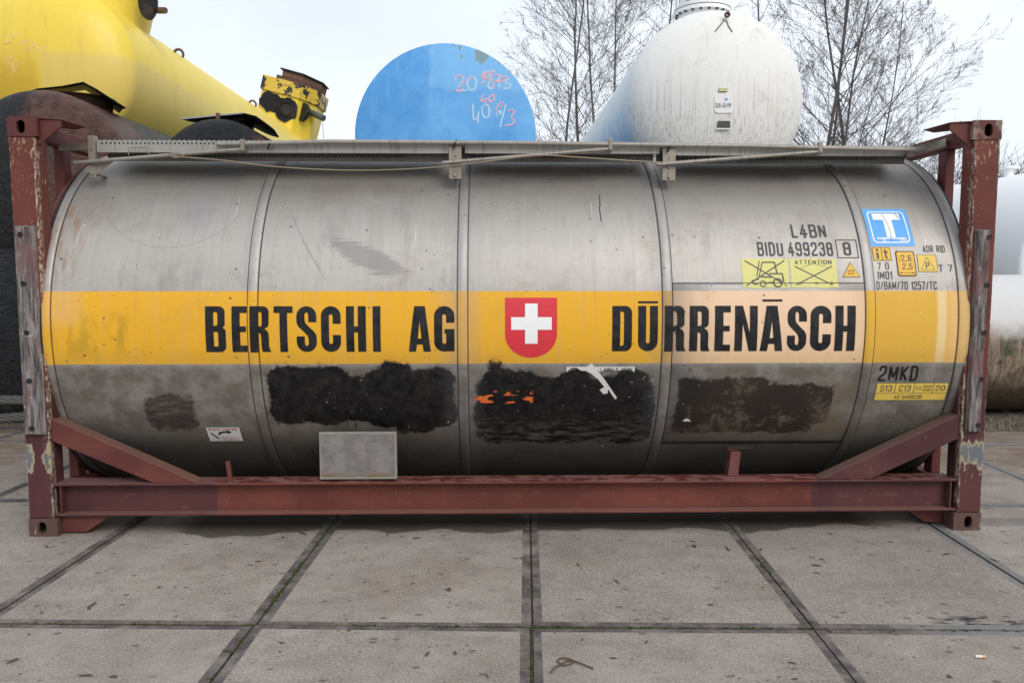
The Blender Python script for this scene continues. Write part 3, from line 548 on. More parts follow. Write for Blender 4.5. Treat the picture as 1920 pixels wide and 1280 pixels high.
M = dict(concrete=m_concrete(), edge=m_edge_steel(), moss=m_moss(), dirt=m_dirt(), shell=m_shell('tank_cladding'), band=m_shell('strap_metal', (1.02,1.03,1.06), True),
    rail=m_frame('rail_paint', 'rail'), brace=m_frame('brace_paint', 'brace'), post=m_frame('post_paint', 'post'), cast=m_frame('casting_paint', 'cast'), frame=m_frame('frame_paint', 'x'),
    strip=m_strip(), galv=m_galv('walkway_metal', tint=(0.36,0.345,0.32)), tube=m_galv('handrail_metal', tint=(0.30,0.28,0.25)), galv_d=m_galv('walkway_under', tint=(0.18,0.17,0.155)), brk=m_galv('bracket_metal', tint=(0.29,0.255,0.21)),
    yellow=m_yellow(), bit1=m_bitumen('bitumen_rust', (-2.05, -0.25, 0.05)), bit2=m_bitumen('bitumen_cracked', seed=4.0), bit3=m_bitumen('bitumen_small', (-0.12, 0.15, 0.3), 9.0),
    blue=m_blue(), white=m_white('white_paint', 0.5, 0.7, True, 4.5), white2=flat('white_paint_plain', (0.86,0.87,0.88), 0.5, var=0.04, scale=3), weath=m_weathered(), bark=m_bark(),
    black=m_letter(), ink=flat('faded_ink', (0.055,0.056,0.062), 0.6, var=0.6, scale=60), red=flat('emblem_red', (0.62,0.035,0.05), 0.45, var=0.08), whitep=flat('emblem_white', (0.80,0.80,0.81), 0.5, var=0.05),
    dark=flat('dark_steel', (0.02,0.02,0.021), 0.5), rubber=flat('rubber_seal', (0.016,0.016,0.018), 0.55), lemon=flat('faded_yellow_sticker', (0.64,0.60,0.22), 0.6, var=0.12, scale=30), amber=flat('amber_sticker', (0.72,0.44,0.06), 0.55, var=0.12, scale=30),
    gold=flat('gold_plate', (0.70,0.50,0.09), 0.5, var=0.08, scale=25), bluesign=flat('blue_sticker', (0.10,0.36,0.76), 0.45, var=0.25, scale=9), paper=flat('white_sticker', (0.62,0.62,0.60), 0.6, var=0.10, scale=20),
    platem=m_plate(), platef=flat('data_plate_frame', (0.27,0.255,0.215), 0.6, 0.1, var=0.3, scale=22), redink=flat('red_ink', (0.42,0.06,0.05), 0.6), greyink=flat('grey_ink', (0.135,0.126,0.118), 0.7),
    chalkw=flat('chalk_white', (0.50,0.68,0.82), 0.9, var=0.25, scale=50), chalkr=flat('chalk_pink', (0.80,0.45,0.55), 0.9, var=0.25, scale=50), chalky=flat('chalk_on_yellow', (0.80,0.56,0.26), 0.9, var=0.2, scale=50),
    rusty=flat('rusty_metal', (0.14,0.08,0.055), 0.8, var=0.5, scale=20), greyp=flat('grey_plate', (0.09,0.095,0.09), 0.6, var=0.4), wire=flat('wire_metal', (0.30,0.25,0.18), 0.5, 0.5), rope=flat('wire_rope', (0.10,0.10,0.095), 0.6, 0.4), hide=flat('cable_black', (0.05,0.05,0.055), 0.5),
    leaf=flat('dead_leaf', (0.085,0.062,0.045), 0.85, var=0.6, scale=30), straw=flat('dry_grass', (0.26,0.22,0.14), 0.9, var=0.5, scale=20), filt=flat('cigarette_filter', (0.62,0.34,0.14), 0.8), filtw=flat('cigarette_paper', (0.70,0.68,0.63), 0.8), bluept=flat('blue_painted_steel', (0.03,0.05,0.11), 0.5), sheet=flat('black_sheet', (0.022,0.023,0.022), 0.5, var=0.3), sheetg=flat('grey_sheet', (0.33,0.34,0.35), 0.5, 0.3), brown=flat('rusty_rim', (0.11,0.055,0.045), 0.8, var=0.4))

# ================================================================== GROUND
mb = MB(); S = 500
mb.add([(-S,-S,-0.035),(S,-S,-0.035),(S,S,-0.035),(-S,S,-0.035)], [(0,1,2,3)])
tag(obj('ground', mb, M['dirt']), 'brown yard dirt running to the horizon', 'ground', kind='structure')
ANG = 0.038; OX, OY = 3.105, -1.335
def SL(x, y, z=0.0): return (OX+x*math.cos(ANG)+y*math.sin(ANG), OY-x*math.sin(ANG)+y*math.cos(ANG), z)
rs = random.Random(3); slab = MB(); edge = MB(); moss = MB(); PX, PY, EW = 1.316, 2.0, 0.042
for ix in range(-9, 10):
    for iy in range(-4, 3):
        j = lambda a=0.006: rs.uniform(-a, a)
        x0, x1, y0, y1 = ix*PX+0.009+j(), (ix+1)*PX-0.009+j(), iy*PY+0.009+j(), (iy+1)*PY-0.009+j()
        zc = [rs.uniform(-0.004, 0.003) for _ in range(4)]
        if iy == 2: y1 = y0+0.62
        a = [(x0,y0),(x1,y0),(x1,y1),(x0,y1)]; e = [EW+rs.uniform(-0.006,0.006) for _ in range(4)]
        b = [(x0+e[3],y0+e[0]),(x1-e[1],y0+e[0]),(x1-e[1],y1-e[2]),(x0+e[3],y1-e[2])]
        A = [SL(*a[k], zc[k]) for k in range(4)]; B = [SL(*b[k], zc[k]+0.0015) for k in range(4)]; D = [SL(*a[k], -0.03) for k in range(4)]
        slab.add(B, [(0,1,2,3)])
        edge.add(A+B+D, [(k, (k+1) % 4, 4+(k+1) % 4, 4+k) for k in range(4)]+[(8+k, 8+(k+1) % 4, (k+1) % 4, k) for k in range(4)])
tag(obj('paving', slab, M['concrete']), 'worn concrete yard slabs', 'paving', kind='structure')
tag(obj('slab_edging', edge, M['edge']), 'dark steel angles edging the concrete slabs', 'edging', kind='structure')
X0, X1, Y0, Y1 = -9*PX, 10*PX, -4*PY, 2.3*PY
moss.add([SL(X0,Y0,-0.006), SL(X1,Y0,-0.006), SL(X1,Y1,-0.006), SL(X0,Y1,-0.006)], [(0,1,2,3)])
tag(obj('joint_fill', moss, M['moss']), 'dirt and moss filling the slab joints', 'joint fill', kind='structure')
# moss tufts in the joints: nobody could count them
tuft = MB(); rt_ = random.Random(11)
def tuft_at(x, y, h, n=4):
    for _ in range(n):
        a = rt_.uniform(0, 6.28); l = h*rt_.uniform(0.5, 1.2); w_ = rt_.uniform(0.004, 0.009); q = Vector((x+rt_.uniform(-.008,.008), y+rt_.uniform(-.008,.008), -0.007))
        d = Vector((math.cos(a), math.sin(a), 0)); s_ = Vector((-d.y, d.x, 0))*w_
        tuft.add([q-s_, q+s_, q+d*l*0.6+Vector((0,0,l))+s_*0.4, q+d*l*0.6+Vector((0,0,l))-s_*0.4], [(0,1,2,3)])
for (xa, ya, xb, yb, n, dens) in ((-1,-1.9,-1,1.6,420,1), (0,-1.9,0,1.2,120,.4), (1,-0.1,1,1.9,260,1), (-2,0,-1,0,60,.4), (-1,0,0,0,160,.7), (0,0,1,0,200,.8), (1,0,2,0,120,.7), (2,-.1,2,2,70,.5), (-3,1,-2,2,80,.6)):
    for _ in range(n):
        t = rt_.random()
        if math.sin(t*19+xa*5)+math.sin(t*47+ya) < 0.3-dens: continue
        x_, y_, _z = SL((xa+(xb-xa)*t)*PX, (ya+(yb-ya)*t)*1.0 if xa == xb else 0.0)
        tuft_at(x_+(rt_.gauss(0,.008) if xa == xb else 0), y_+(0 if xa == xb else rt_.gauss(0,.008)), rt_.uniform(0.004, 0.011), 5)
g = G('moss_green', 0.9, spec=0.1); M['green'] = g.done(g.mix(g.noise(g.pos(), 40, 3), (0.03,0.045,0.014), (0.09,0.115,0.035)))
tag(obj('moss', tuft, M['green']), 'green moss growing along the slab joints', 'moss', kind='stuff')

# ================================================================== TANK CONTAINER
LX, HZ, DY = 6.058, 2.591, 2.438
TC = thing('tank_container', (3.029, 1.219, 0), 'grey metal tank container in a red frame with a yellow lettered stripe', 'tank container')
def cpt(X, s, off=0.0):
    a = s/RAD; r = RAD+off; return (X, YC-r*math.cos(a), ZC+r*math.sin(a))
def shell_uv(p): return (p.x, RAD*math.atan2(p.z-ZC, YC-p.y))
def cyl_sheet(x0, x1, s0, s1, off, mb=None, nx=1, ns=None):
    mb = mb or MB(); ns = ns or max(2, int((s1-s0)/0.03)); vs = []
    for i in range(nx+1):
        for j in range(ns+1): vs.append(cpt(x0+(x1-x0)*i/nx, s0+(s1-s0)*j/ns, off))
    return mb.add(vs, [(i*(ns+1)+j, (i+1)*(ns+1)+j, (i+1)*(ns+1)+j+1, i*(ns+1)+j+1) for i in range(nx) for j in range(ns)])
# shell with dished ends (uv = metres along, metres round)
mb = MB(); prof = [(0.035,0.35),(0.05,0.7),(0.085,0.98),(0.125,1.13),(0.150,RAD-0.02),(0.155,RAD)]
full = prof+[(x, RAD) for x in (0.8,1.5,2.2,2.9,3.6,4.3,5.0,5.6)]+[(LX-t, r) for t, r in prof[::-1]]
mb.lathe(full, (0, YC, ZC), 'x', 160)
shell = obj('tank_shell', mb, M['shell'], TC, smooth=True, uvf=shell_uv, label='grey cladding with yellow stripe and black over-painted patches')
SMAX = RAD*math.pi
def hoop(name, x0, x1, off, mat, inner=0.0):
    mb = MB(); r1 = RAD+off; mb.lathe([(x0, RAD+inner), (x0, r1-0.002), (x0+0.002, r1), ((x0+x1)/2, r1+0.0015), (x1-0.002, r1), (x1, r1-0.002), (x1, RAD+inner)], (0, YC, ZC), 'x', 160)
    return obj(name, mb, mat, TC, smooth=True, uvf=shell_uv, angle=50)
for a, b in BANDS: hoop('strap_band', a, b, 0.009, M['band'])
for a, b in ((0.148,0.197),(5.85,5.918)): hoop('end_band', a, b, 0.007, M['band'])
for a, b in ((0.128,0.149),(5.917,5.934)): hoop('end_seal', a, b, 0.004, M['rubber'], -0.05)
for a, b in ((0.106,0.126),(5.936,5.944)): hoop('skirt_ring', a, b, 0.006 if a < 3 else -0.02, M['frame'], -0.09)
# access panel in the fourth bay, lying over the shell
PS0, PS1 = cyl(1450, 829)[1], cyl(1430, 531)[1]
mb = cyl_sheet(4.041, 5.252, PS0, PS1, 0.0035, nx=4)
pan = obj('cladding_panel', mb, M['shell'], TC, smooth=True, uvf=shell_uv, label='patched cladding panel with faded peach stripe')
md = pan.modifiers.new('thick', 'SOLIDIFY'); md.thickness = 0.003; md.offset = -1
for s_, x0, x1 in ((PS1, 4.038, 5.256), (PS0, 4.038, 5.20)): obj('panel_seam', cyl_sheet(x0, x1, s_-0.003, s_+0.003, 0.0042, None, 3, 2), M['rubber'], TC)

def soff(X, s):
    for a, b in BANDS:
        if a-0.0005 <= X <= b+0.0005: return 0.0108
    if X < 0.2 or X > 5.848: return 0.009
    if 4.0405 <= X <= 5.2525 and PS0 <= s <= PS1+0.002: return 0.0038
    return 0.0
def decal(name, shp, mat, lift=0.0015, parent=TC, cut=0.03, label=None, flatw=None):
    vs, fs = shp; bm = bmesh.new(); bv = [bm.verts.new((v[0], v[1], v[2] if len(v) > 2 else 0)) for v in vs]
    for f in fs:
        try: bm.faces.new([bv[i] for i in f])
        except ValueError: pass
    bmesh.ops.remove_doubles(bm, verts=bm.verts, dist=1e-6)
    x0 = min(v.co.x for v in bm.verts); x1 = max(v.co.x for v in bm.verts); y0 = min(v.co.y for v in bm.verts); y1 = max(v.co.y for v in bm.verts)
    def bis(co, no): bmesh.ops.bisect_plane(bm, geom=bm.verts[:]+bm.edges[:]+bm.faces[:], plane_co=co, plane_no=no, dist=1e-7)
    k = math.ceil(y0/cut)*cut
    while k < y1: bis((0,k,0), (0,1,0)); k += cut
    for a, b in BANDS:
        for e in (a-0.0015, a, b, b+0.0015):
            if x0 < e < x1: bis((e,0,0), (1,0,0))
    mb = MB(); idx = {v: i for i, v in enumerate(bm.verts)}
    mb.add([cpt(v.co.x, v.co.y, soff(v.co.x, v.co.y)+lift+v.co.z) for v in bm.verts], [[idx[v] for v in f.verts] for f in bm.faces])
    bm.free(); o = obj(name, mb, mat, parent, label=label)
    for p_ in o.data.polygons:
        pass
    return o

# ---- big lettering: compressed heavy capitals drawn by outline (unit height)
W_, T_, B_ = 0.44, 0.178, 0.145
def arc_path(cx, cy_, rx, ry, a0, a1, n=10): return [(cx+rx*math.cos(R_(a0+(a1-a0)*i/n)), cy_+ry*math.sin(R_(a0+(a1-a0)*i/n))) for i in range(n+1)]
def gl(ch):
    w_, t, b = W_, T_, B_; h = t/2; r = w_/2-h
    if ch == 'B': return [[(0,0)]+rrect(0,0,w_,0.54,(0,0.13,0.06,0))[1:8]+arc_path(w_-0.06,0.46,0.06,0.06,0,80,5)+[(w_-0.05,0.535)]+arc_path(w_-0.075,0.61,0.06,0.06,-70,0,5)+arc_path(w_-0.145,0.87,0.13,0.13,0,90,7)+[(0,1)],
                         rrect(t,b*0.85,w_-t*0.93,0.445,(0,0.04,0.04,0)), rrect(t,0.58,w_-t*0.98,1-b*0.85,(0,0.04,0.04,0))]
    if ch == 'E': return [[(0,0),(0.33,0),(0.33,b),(t,b),(t,0.44),(0.31,0.44),(0.31,0.44+b*0.85),(t,0.44+b*0.85),(t,1-b),(0.33,1-b),(0.33,1),(0,1)]]
    if ch == 'R': return [[(0,0),(t,0),(t,0.42),(0.20,0.42),(0.235,0.40),(0.245,0.36),(0.25,0.10),(0.26,0.03),(0.275,0),(w_+0.02,0),(w_+0.0,0.05),(w_-0.02,0.12),(w_-0.02,0.38),(w_-0.04,0.45),(w_-0.08,0.49),(w_-0.12,0.51),(w_-0.05,0.545),(w_-0.018,0.60)]+arc_path(w_-0.145,0.87,0.13,0.13,0,90,7)+[(0,1)], rrect(t,0.56,w_-t*0.98,1-b*0.85,(0,0.045,0.045,0))]
    if ch == 'T': return [[(0.135,0),(0.135+t,0),(0.135+t,1-b),(w_,1-b),(w_,1),(0,1),(0,1-b),(0.135,1-b)]]
    if ch == 'S':
        ri = w_/2-t
        return [[(0,0.34),(0,0.21)]+arc_path(w_/2,0.21,w_/2,0.22,180,360,14)+[(w_,0.30),(w_-0.01,0.37),(w_-0.05,0.44),(0.25,0.575),(0.195,0.64),(t,0.71),(t,0.79)]+arc_path(w_/2,0.80,ri,0.075,180,0,8)+[(w_-t,0.655),(w_,0.655),(w_,0.79)]+arc_path(w_/2,0.79,w_/2,0.22,0,180,14)+[(0,0.70),(0.01,0.625),(0.05,0.55),(0.19,0.415),(0.245,0.35),(w_-t,0.28),(w_-t,0.20)]+arc_path(w_/2,0.20,ri,0.075,360,180,8)+[(t,0.34)]]
    if ch == 'C': return [stroke([(w_-h,0.62),(w_-h,0.78)]+arc_path(w_/2,0.79,r,0.128,0,180,12)+[(h,0.5)]+arc_path(w_/2,0.21,r,0.128,180,360,12)+[(w_-h,0.22),(w_-h,0.37)], t)]
    if ch == 'G':
        return [stroke([(w_-h,0.64),(w_-h,0.78)]+arc_path(w_/2,0.79,r,0.128,0,180,12)+[(h,0.5)]+arc_path(w_/2,0.21,r,0.128,180,330,10), t), rect(w_-t, 0.0, w_, 0.30), [(w_/2+0.005,0.40),(w_/2+0.005,0.5),(w_,0.5),(w_,0.30),(w_-t,0.30),(w_-t,0.40)]]
    if ch == 'H': return [[(0,0),(t,0),(t,0.43),(w_-t,0.43),(w_-t,0),(w_,0),(w_,1),(w_-t,1),(w_-t,0.56),(t,0.56),(t,1),(0,1)]]
    if ch == 'I': return [rect(0,0,t,1)]
    if ch == 'A': return [[(0,0),(0.155,0),(0.18,0.16),(0.30,0.16),(0.325,0),(0.48,0),(0.355,1),(0.125,1)], [(0.20,0.29),(0.28,0.29),(0.24,0.68)]]
    if ch == 'D': return [rrect(0,0,w_,1,(0,0.15,0.15,0)), rrect(t,b*0.85,w_-t,1-b*0.85,(0,0.05,0.05,0))]
    if ch == 'U': return [stroke([(h,1),(h,0.25)]+arc_path(w_/2,0.21,r,0.128,180,360,12)+[(w_-h,0.25),(w_-h,1)], t)]
    if ch == 'N': return [[(0,0),(0.15,0),(0.15,0.62),(w_-0.155,0),(w_,0),(w_,1),(w_-0.15,1),(w_-0.15,0.40),(0.155,1),(0,1)]]
SB, ST = cyl(560, 660)[1]+0.002, cyl(560, 574)[1]
def word(name, letters, label, parent=TC, extra=None):
    parts = []
    for ch, xa, xb in letters:
        lo = gl(ch)
        shp = join2d(*[fill2d([l]) for l in lo]) if ch == 'G' else fill2d(lo)
        x0 = cyl(xa, 616)[0]; x1 = cyl(xb, 616)[0]; parts.append(fit2d(shp, x0, x1, SB, ST))
    if extra: parts += extra
    return decal(name, join2d(*parts), M['black'], 0.002, parent, label=label)
o1 = 0.9
word('lettering', [('B',385,423),('E',434.5,463),('R',469,507),('T',513.5,549),('S',556,593.5),('C',602,639),('H',649,686),('I',699,713.5)], 'black capitals reading BERTSCHI')
word('lettering', [('A',766,807.5),('G',814,852)], 'black capitals reading AG')
def macron(xa, xb, y): return fit2d(fill2d([rect(0,0,1,1)]), cyl(xa,616)[0], cyl(xb,616)[0], cyl(960,y+2.2)[1], cyl(960,y-1.8)[1])
word('lettering', [('D',1148,1185),('U',1196.5,1233.5),('R',1245.5,1286),('R',1292.5,1331.5),('E',1340,1369.5),('N',1377.5,1420),('A',1425.5,1468),('S',1476,1512),('C',1519,1558),('H',1565.5,1603.5)], 'black capitals reading DURRENASCH with bars over U and A',
     extra=[macron(1196.5,1233.5,566.5), macron(1429,1466.5,563.5)])
# ---- shield emblem
sx0, sx1 = cyl(947,600)[0], cyl(1044.5,600)[0]; st, sb = cyl(996,558)[1], cyl(996,670)[1]; smid = sb+(sx1-sx0)/2*0.93
sh = [(sx0,st),(sx0,smid)]+[((sx0+sx1)/2-(sx1-sx0)/2*math.cos(R_(a)), smid-(smid-sb)*math.sin(R_(a))) for a in range(8,180,8)]+[(sx1,smid),(sx1,st)]
em = decal('emblem', fill2d([sh]), M['red'], 0.002, label='red shield with white cross')
q0, q1 = cyl(958.5,605)[0], cyl(1034.5,605)[0]; c0, c1 = cyl(984.5,605)[0], cyl(1008,605)[0]; qt, qb = cyl(996,569)[1], cyl(996,644)[1]; h1, h0 = cyl(996,594.5)[1], cyl(996,618)[1]
decal('cross', fill2d([[(c0,qb),(c1,qb),(c1,h0),(q1,h0),(q1,h1),(c1,h1),(c1,qt),(c0,qt),(c0,h1),(q0,h1),(q0,h0),(c0,h0)]]), M['whitep'], 0.0035, em)

# ---- small markings
def area(u0, v0, u1, v1):           # photo box -> (X0,X1,s0,s1) on the shell; X from the box's own rows
    um = (v0+v1)/2; return cyl(u0, um)[0], cyl(u1, um)[0], cyl((u0+u1)/2, v1)[1], cyl((u0+u1)/2, v0)[1]
def txt(name, s, box_, mat='ink', bold=0.0, lift=0.0022, parent=TC, label=None, sp=0.17):
    x0, x1, a, b = area(*box_) if len(box_) == 4 else box_[:4]
    return decal(name, fit2d(st2d(s, 0.125+bold, sp), x0, x1, a, b), M[mat], lift, parent, label=label)
def sticker(box_, mat, border=None, label=None, name='sticker', r=0.0, lift=0.0018):
    x0, x1, a, b = area(*box_)
    o = decal(name, fill2d([rrect(x0,a,x1,b,r) if r else rect(x0,a,x1,b)]), M[mat], lift, label=label)
    return o, (x0, x1, a, b)
def frame2d(x0, x1, a, b, t): return fill2d([rect(x0,a,x1,b), rect(x0+t,a+t,x1-t,b-t)])
def sub(A, fx0, fy0, fx1, fy1):     # fractions within an area, y up
    x0, x1, a, b = A; return (x0+(x1-x0)*fx0, x0+(x1-x0)*fx1, a+(b-a)*fy0, a+(b-a)*fy1)
def seg(A, pts, t): 
    x0, x1, a, b = A; return fill2d([stroke([(x0+(x1-x0)*p[0], a+(b-a)*p[1]) for p in pts], t)])
def txa(name, s, A, mat='ink', bold=0.0, lift=0.0032, parent=None, label=None): return decal(name, fit2d(st2d(s, 0.125+bold), *A), M[mat], lift, parent or TC, label=label)
txt('marking', 'L4BN', (1483,421,1548,446), bold=0.025, label='dark stencilled code L4BN')
txt('marking', 'BIDU', (1420,454,1468,480), bold=0.03, label='dark code letters BIDU')
txt('marking', '499238', (1477,454,1561,480), bold=0.03, label='dark serial number 499238')
x0, x1, a, b = area(1568,449.5,1608,484)
decal('marking', join2d(frame2d(x0,x1,a,b,0.0055), fit2d(st2d('8', 0.16), x0+(x1-x0)*0.32, x0+(x1-x0)*0.68, a+(b-a)*0.14, b-(b-a)*0.14)), M['ink'], 0.0022, label='boxed check digit 8')
def ragged(A, n=9, j=0.004, seed=1):
    x0, x1, a, b = A; q = random.Random(seed); o = []
    for i in range(n): o.append((x0+(x1-x0)*i/n, a+q.uniform(-j,j)))
    for i in range(n): o.append((x1+q.uniform(-j,j)*0.6, a+(b-a)*i/n))
    for i in range(n): o.append((x1-(x1-x0)*i/n, b+q.uniform(-j,j)*0.5))
    for i in range(n): o.append((x0+q.uniform(-j,j)*0.6, b-(b-a)*i/n))
    return o
# fork-lift sticker
A = area(1391.5,485,1478.5,540); st1 = decal('sticker', fill2d([ragged(A, seed=2)]), M['lemon'], 0.0018, label='faded yellow sticker of a crossed-out fork-lift')
T1 = 0.008
parts = [seg(A, [(0.07,0.93),(0.94,0.07)], T1), seg(A, [(0.93,0.93),(0.07,0.07)], T1), seg(A, [(0.39,0.93),(0.31,0.38)], 0.006), seg(A, [(0.45,0.88),(0.36,0.38)], 0.006), seg(A, [(0.45,0.87),(0.72,0.87)], T1), seg(A, [(0.71,0.87),(0.75,0.48)], T1), seg(A, [(0.58,0.48),(0.87,0.48)], T1), seg(A, [(0.86,0.48),(0.88,0.2)], T1), seg(A, [(0.40,0.37),(0.62,0.37)], T1), seg(A, [(0.35,0.30),(0.20,0.24),(0.24,0.12),(0.32,0.14)], T1), seg(A, [(0.5,0.17),(0.66,0.19)], 0.006)]
ax0, ax1, aa, ab = A
def ring2(cx, cy_, r, t): return fill2d([[(cx+r*math.cos(k*0.35), cy_+r*math.sin(k*0.35)) for k in range(18)], [(cx+(r-t)*math.cos(k*0.35), cy_+(r-t)*math.sin(k*0.35)) for k in range(18)]])
parts += [ring2(ax0+(ax1-ax0)*0.43, aa+(ab-aa)*0.14, 0.021, 0.006), ring2(ax0+(ax1-ax0)*0.75, aa+(ab-aa)*0.17, 0.030, 0.008)]
for k, pp in enumerate(parts): decal('pictogram', pp, M['greyp'], 0.003+0.00022*k, st1)
A = area(1482,485,1569.5,540); st2 = decal('sticker', fill2d([ragged(A, seed=5)]), M['lemon'], 0.0018, label='faded yellow ATTENTION sticker with a black cross')
txa('marking', 'ATTENTION', sub(A, 0.11,0.80,0.90,0.95), 'greyp', parent=st2)
decal('pictogram', seg(A, [(0.10,0.73),(0.88,0.10)], 0.007), M['greyp'], 0.003, st2); decal('pictogram', seg(A, [(0.90,0.73),(0.10,0.10)], 0.007), M['greyp'], 0.0033, st2)
decal('pictogram', join2d(seg(A, [(0.22,0.68),(0.50,0.82)], 0.002), seg(A, [(0.53,0.82),(0.82,0.68)], 0.002), ring2(A[0]+(A[1]-A[0])*0.18, A[2]+0.03, 0.010, 0.003), ring2(A[0]+(A[1]-A[0])*0.54, A[2]+0.03, 0.010, 0.003), ring2(A[0]+(A[1]-A[0])*0.86, A[2]+0.03, 0.012, 0.003)), M['greyink'], 0.0028, st2)
# warning triangle
x0, x1, a, b = area(1578,491,1612,520); tri = lambda k: [(x0+(x1-x0)*k*0.9, a+(b-a)*k*0.6), (x1-(x1-x0)*k*0.9, a+(b-a)*k*0.6), ((x0+x1)/2, b-(b-a)*k*1.3)]
st3 = decal('sticker', fill2d([tri(0)]), M['greyp'], 0.0018, label='small amber warning triangle reading SUPER HEAVY'); decal('sticker_face', fill2d([tri(0.06)]), M['amber'], 0.0028, st3)
txa('marking', 'SUPER', (x0+(x1-x0)*0.32,x0+(x1-x0)*0.68,a+(b-a)*0.36,a+(b-a)*0.46), 'brown', lift=0.0036, parent=st3); txa('marking', 'HEAVY', (x0+(x1-x0)*0.32,x0+(x1-x0)*0.68,a+(b-a)*0.18,a+(b-a)*0.28), 'brown', lift=0.0036, parent=st3)
# blue T sign
A = area(1625,392.5,1707,461.5); st4, A = sticker((1625,392.5,1707,461.5), 'bluesign', label='blue sticker with a white letter T above a chassis')
x0, x1, a, b = A; t = 0.012
decal('sticker_line', fill2d([rrect(x0+0.022,a+0.022,x1-0.022,b-0.022,0.03), rrect(x0+0.030,a+0.030,x1-0.030,b-0.030,0.024)]), M['whitep'], 0.003, st4)
B = sub(A, 0.19,0.22,0.81,0.86); decal('marking', fill2d([[(B[0],B[3]),(B[0],B[3]-0.052),(B[0]+0.062,B[3]-0.052),(B[0]+0.062,B[2]),(B[1]-0.058,B[2]),(B[1]-0.058,B[3]-0.052),(B[1],B[3]-0.052),(B[1],B[3])]]), M['whitep'], 0.003, st4)
decal('pictogram', join2d(seg(A, [(0.17,0.19),(0.83,0.19)], 0.009), ring2(x0+(x1-x0)*0.33,a+(b-a)*0.14,0.010,0.004), ring2(x0+(x1-x0)*0.72,a+(b-a)*0.15,0.011,0.004), ring2(x0+(x1-x0)*0.80,a+(b-a)*0.15,0.011,0.004)), M['whitep'], 0.0034, st4)
decal('crack', join2d(seg(A, [(0.43,0.87),(0.50,0.5),(0.50,0.27),(0.48,0.10)], 0.0025), seg(A, [(0.73,0.87),(0.79,0.72)], 0.004)), M['greyink'], 0.0042, st4)
# "it" sticker
st5, A = sticker((1636,464,1670,488.5), 'amber', label='amber sticker reading it')
decal('sticker_line', frame2d(*A, 0.003), M['brown'], 0.003, st5); decal('sticker_line', seg(A, [(0.5,0.03),(0.5,0.97)], 0.003), M['brown'], 0.0034, st5)
txa('marking', 'i', sub(A, 0.20,0.14,0.33,0.88), 'greyp', 0.03, parent=st5); txa('marking', 't', sub(A, 0.60,0.14,0.85,0.84), 'greyp', 0.03, parent=st5)
txt('marking', '7', (1645.5,492.5,1652,505), label='small dark figure 7'); txt('marking', '0', (1660,492.5,1666.5,505), label='small dark figure 0')
txt('marking', 'IMO1', (1646,508.5,1673,523.5), label='small dark code IMO1'); txt('marking', 'D/BAM/70 1257/TC', (1643.5,527.5,1756,543), label='small dark code D/BAM/70 1257/TC')
txt('marking', 'ADR RID', (1730,460.5,1771,473.5), label='small dark letters ADR RID'); txt('marking', 'T 7', (1760,496.5,1786,509.5), bold=0.01, label='small dark code T 7')
A0 = area(1681,471,1716.5,518); st6 = decal('sticker', fill2d([rrect(A0[0],A0[2],A0[1],A0[3],0.014,3)]), M['brown'], 0.0018, label='orange sticker with 2,6 over 2,5 and arrows')
decal('sticker_face', fill2d([rrect(A0[0]+0.007,A0[2]+0.007,A0[1]-0.007,A0[3]-0.007,0.012,3)]), M['amber'], 0.0028, st6)
txa('marking', '2,6', sub(A0, 0.28,0.56,0.80,0.84), parent=st6, lift=0.0036); txa('marking', '2,5', sub(A0, 0.28,0.24,0.80,0.50), parent=st6, lift=0.0036)
decal('pictogram', join2d(seg(A0, [(0.2,0.13),(0.84,0.13)], 0.002), fill2d([[(A0[0]+0.012,A0[2]+0.022),(A0[0]+0.026,A0[2]+0.015),(A0[0]+0.026,A0[2]+0.029)]]), fill2d([[(A0[1]-0.012,A0[2]+0.022),(A0[1]-0.026,A0[2]+0.015),(A0[1]-0.026,A0[2]+0.029)]]), seg(A0, [(0.18,0.55),(0.18,0.82)], 0.002)), M['brown'], 0.0036, st6)
st7, A = sticker((1720.5,477.5,1756.5,510), 'gold', r=0.006, label='pale amber square sticker with P in a triangle')
decal('sticker_line', frame2d(*A, 0.002), M['brown'], 0.003, st7); x0, x1, a, b = A
tri2 = lambda k: [(x0+(x1-x0)*(0.13+k*0.9), a+(b-a)*(0.12+k*0.55)), (x1-(x1-x0)*(0.13+k*0.9), a+(b-a)*(0.12+k*0.55)), ((x0+x1)/2, b-(b-a)*(0.12+k*1.3))]
decal('sticker_line', fill2d([tri2(0), tri2(0.035)]), M['greyp'], 0.003, st7); txa('marking', 'P', sub(A, 0.40,0.19,0.60,0.56), 'greyp', 0.01, parent=st7)
txt('marking', '2MKD', (1648,685,1721,714), 'black', bold=0.03, label='black code 2MKD')
A = area(1641,717,1775,750); st8 = decal('sticker', fill2d([rect(A[0],A[2],A[1],A[3])]), M['greyp'], 0.0018, label='yellow two-row plate reading S13 C13 20 and 40 0499238')
x0, x1, a, b = A; sm_ = a+(b-a)*0.42; t = 0.0035; cs = [x0, x0+(x1-x0)*0.265, x0+(x1-x0)*0.53, x0+(x1-x0)*0.795, x1]
decal('sticker_face', join2d(*[fill2d([rect(cs[k]+t*0.7, sm_+t*0.5, cs[k+1]-t*0.7, b-t)]) for k in range(4)]+[fill2d([rect(x0+t, a+t, x1-t, sm_-t*0.5)])]), M['gold'], 0.0028, st8)
txa('marking', 'S13', sub(A, 0.06,0.53,0.22,0.88), parent=st8, lift=0.0036); txa('marking', 'C13', sub(A, 0.325,0.53,0.48,0.88), parent=st8, lift=0.0036); txa('marking', '20', sub(A, 0.83,0.55,0.96,0.85), parent=st8, lift=0.0036)
